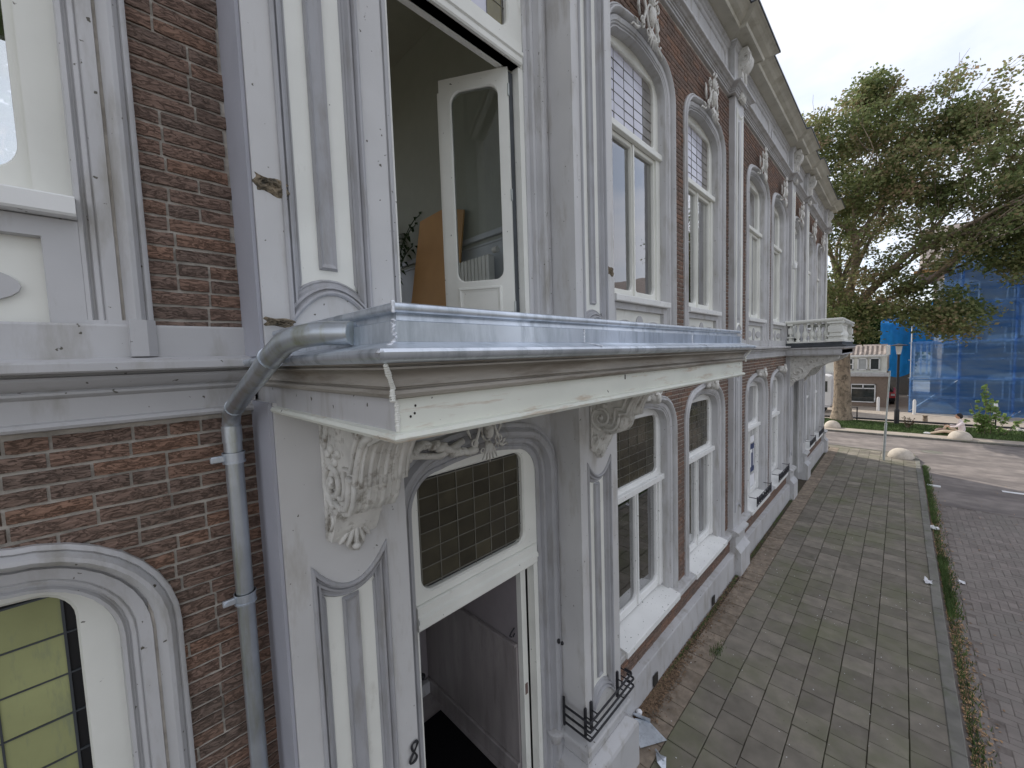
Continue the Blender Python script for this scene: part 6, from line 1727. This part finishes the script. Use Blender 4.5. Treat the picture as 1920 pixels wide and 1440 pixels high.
while len(cc) < 900 and tries < 60000:
    tries += 1
    c, s = lobes[random.randrange(len(lobes))]
    v = Vector((random.gauss(0, 1), random.gauss(0, 1), random.gauss(0, 1))).normalized() * random.uniform(.35, 1.0) ** .6
    p = (c[0] + v.x * s[0], c[1] + v.y * s[1], c[2] + v.z * s[2])
    cc.append(p)
keep = [t for t in tips.tolist() if t[2] > 4.6 and t[0] > 21.5]
random.shuffle(keep)
leaves_mesh('crown', cc + keep[:330], 92, (.70, .70, .38), .14, LEAFP, tr, .4)
# a second crown, dark, far left behind the house roof; and autumn tree top right
def small_tree(name, lab, x, y, h, lobs, material, npc, size, trunk_r=.2):
    t = thing(name, lab, 'tree', (x, y, 0))
    MB().tube([(x, y, -.1), (x + .05, y, h * .4), (x, y + .1, h * .7)], [trunk_r * 1.3, trunk_r, trunk_r * .6], 10).build('trunk', BARK, t, smooth='full')
    b = MB(); rr_ = random.Random(int(x * 7)); tp_ = []
    for k in range(5): grow(b, (x, y, h * .5), (rr_.gauss(0, .6), rr_.gauss(0, .6), 1), h * .22, trunk_r * .5, 2, tp_, rr_)
    b.build('branches', BARK, t, recalc=False)
    C_ = []
    for c, s, n in lobs:
        for _ in range(n):
            v = Vector((random.gauss(0, 1), random.gauss(0, 1), random.gauss(0, 1))).normalized() * random.uniform(.2, 1) ** .5
            C_.append((c[0] + v.x * s[0], c[1] + v.y * s[1], c[2] + v.z * s[2]))
    leaves_mesh('crown', C_, npc, (.5, .5, .35), size, material, t)
small_tree('dark_tree', 'dark green bushy tree behind the small brick house', 46, .3, 7.0, [((46, .3, 5.6), (2.4, 1.7, 2.4), 110), ((46, -2.0, 6.4), (2.4, 2.0, 2.6), 90)], LEAFG, 60, .26)
small_tree('autumn_tree', 'yellow orange autumn tree beyond the scaffolded building roof', 50, 9.5, 15, [((50, 9.0, 12.6), (2.4, 3.6, 2.0), 120), ((50, 13.5, 12.2), (2.4, 2.6, 2.2), 70)], LEAFA, 60, .3)
small_tree('dark_tree', 'green tree between the large plane tree and the corner, far behind', 44, -4.2, 10, [((44, -4.2, 8.0), (3, 2.6, 3.2), 120)], LEAFG, 60, .26)
# sapling on the verge
sp = thing('sapling', 'young light green sapling with upright shoots on the far verge right of the person', 'tree', (26.4, 4.85, 0))
sm_ = MB(); C_ = []
for (dx, h, lean) in ((0, 2.15, 0.02), (-.32, 1.35, -.12), (.28, 1.25, .10), (.62, 1.05, .16), (-.15, 1.2, -.05), (.15, 1.7, .04), (.95, .8, .12)):
    sm_.tube([(26.4, 4.85 + dx * .5, 0), (26.4, 4.85 + dx * .8, h * .5), (26.4, 4.85 + dx + lean, h)], [.018, .012, .005], 6)
    for k in range(int(h * 11)):
        t = random.uniform(.12, 1); C_.append((26.4 + random.gauss(0, .10), 4.85 + dx * (.5 + .5 * t) + random.gauss(0, .10 * (1.25 - t) + .035), h * t))
sm_.build('stems', BARK, sp)
leaves_mesh('foliage', C_, 9, (.10, .10, .08), .13, LEAFS, sp, .5)
sb_ = thing('shrub', 'small reddish brown shrub on the verge right of the street lamp', 'shrub', (26.5, 2.45, 0))
sm_ = MB(); C_ = []
for k in range(9):
    a = random.uniform(-.3, .3); h = random.uniform(.3, .6); sm_.tube([(26.5, 2.45, 0), (26.5 + a * .3, 2.45 + a, h)], [.012, .004], 5); C_ += [(26.5, 2.45 + a * t, h * t) for t in (.5, .75, 1)]
sm_.build('stems', BARK, sb_); leaves_mesh('foliage', C_, 8, (.08, .08, .06), .06, LEAFR, sb_)

# far treeline closing the horizon
tl_c = []
for k in range(260):
    y = random.uniform(-40, 60); tl_c.append((75 + random.uniform(0, 8), y, random.uniform(0, 7) + 1.5 * math.sin(y * .3)))
o = leaves_mesh('far_trees', tl_c, 60, (1.9, 1.9, 1.4), .8, LEAFG, None); tag(o, 'far hazy mass of green trees closing the view', 'trees', kind='stuff')

# ================================================================ opposite side of the street (behind the camera)
MB().box(-22, 20, 9.2, 13, -.12, 0.0).build('opposite_pavement', PAVER)['kind'] = 'structure'
small_tree('street_tree', 'green street tree on the opposite pavement, behind the viewer to the left', -1.6, 9.8, 13, [((-1.4, 9.8, 10.3), (2.8, 2.2, 4.4), 230)], LEAFG, 60, .2)
small_tree('street_tree', 'green street tree on the opposite pavement, behind the viewer to the right', 5.5, 9.9, 9, [((5.5, 9.9, 5.6), (2.4, 2.2, 2.0), 110)], LEAFG, 60, .2)
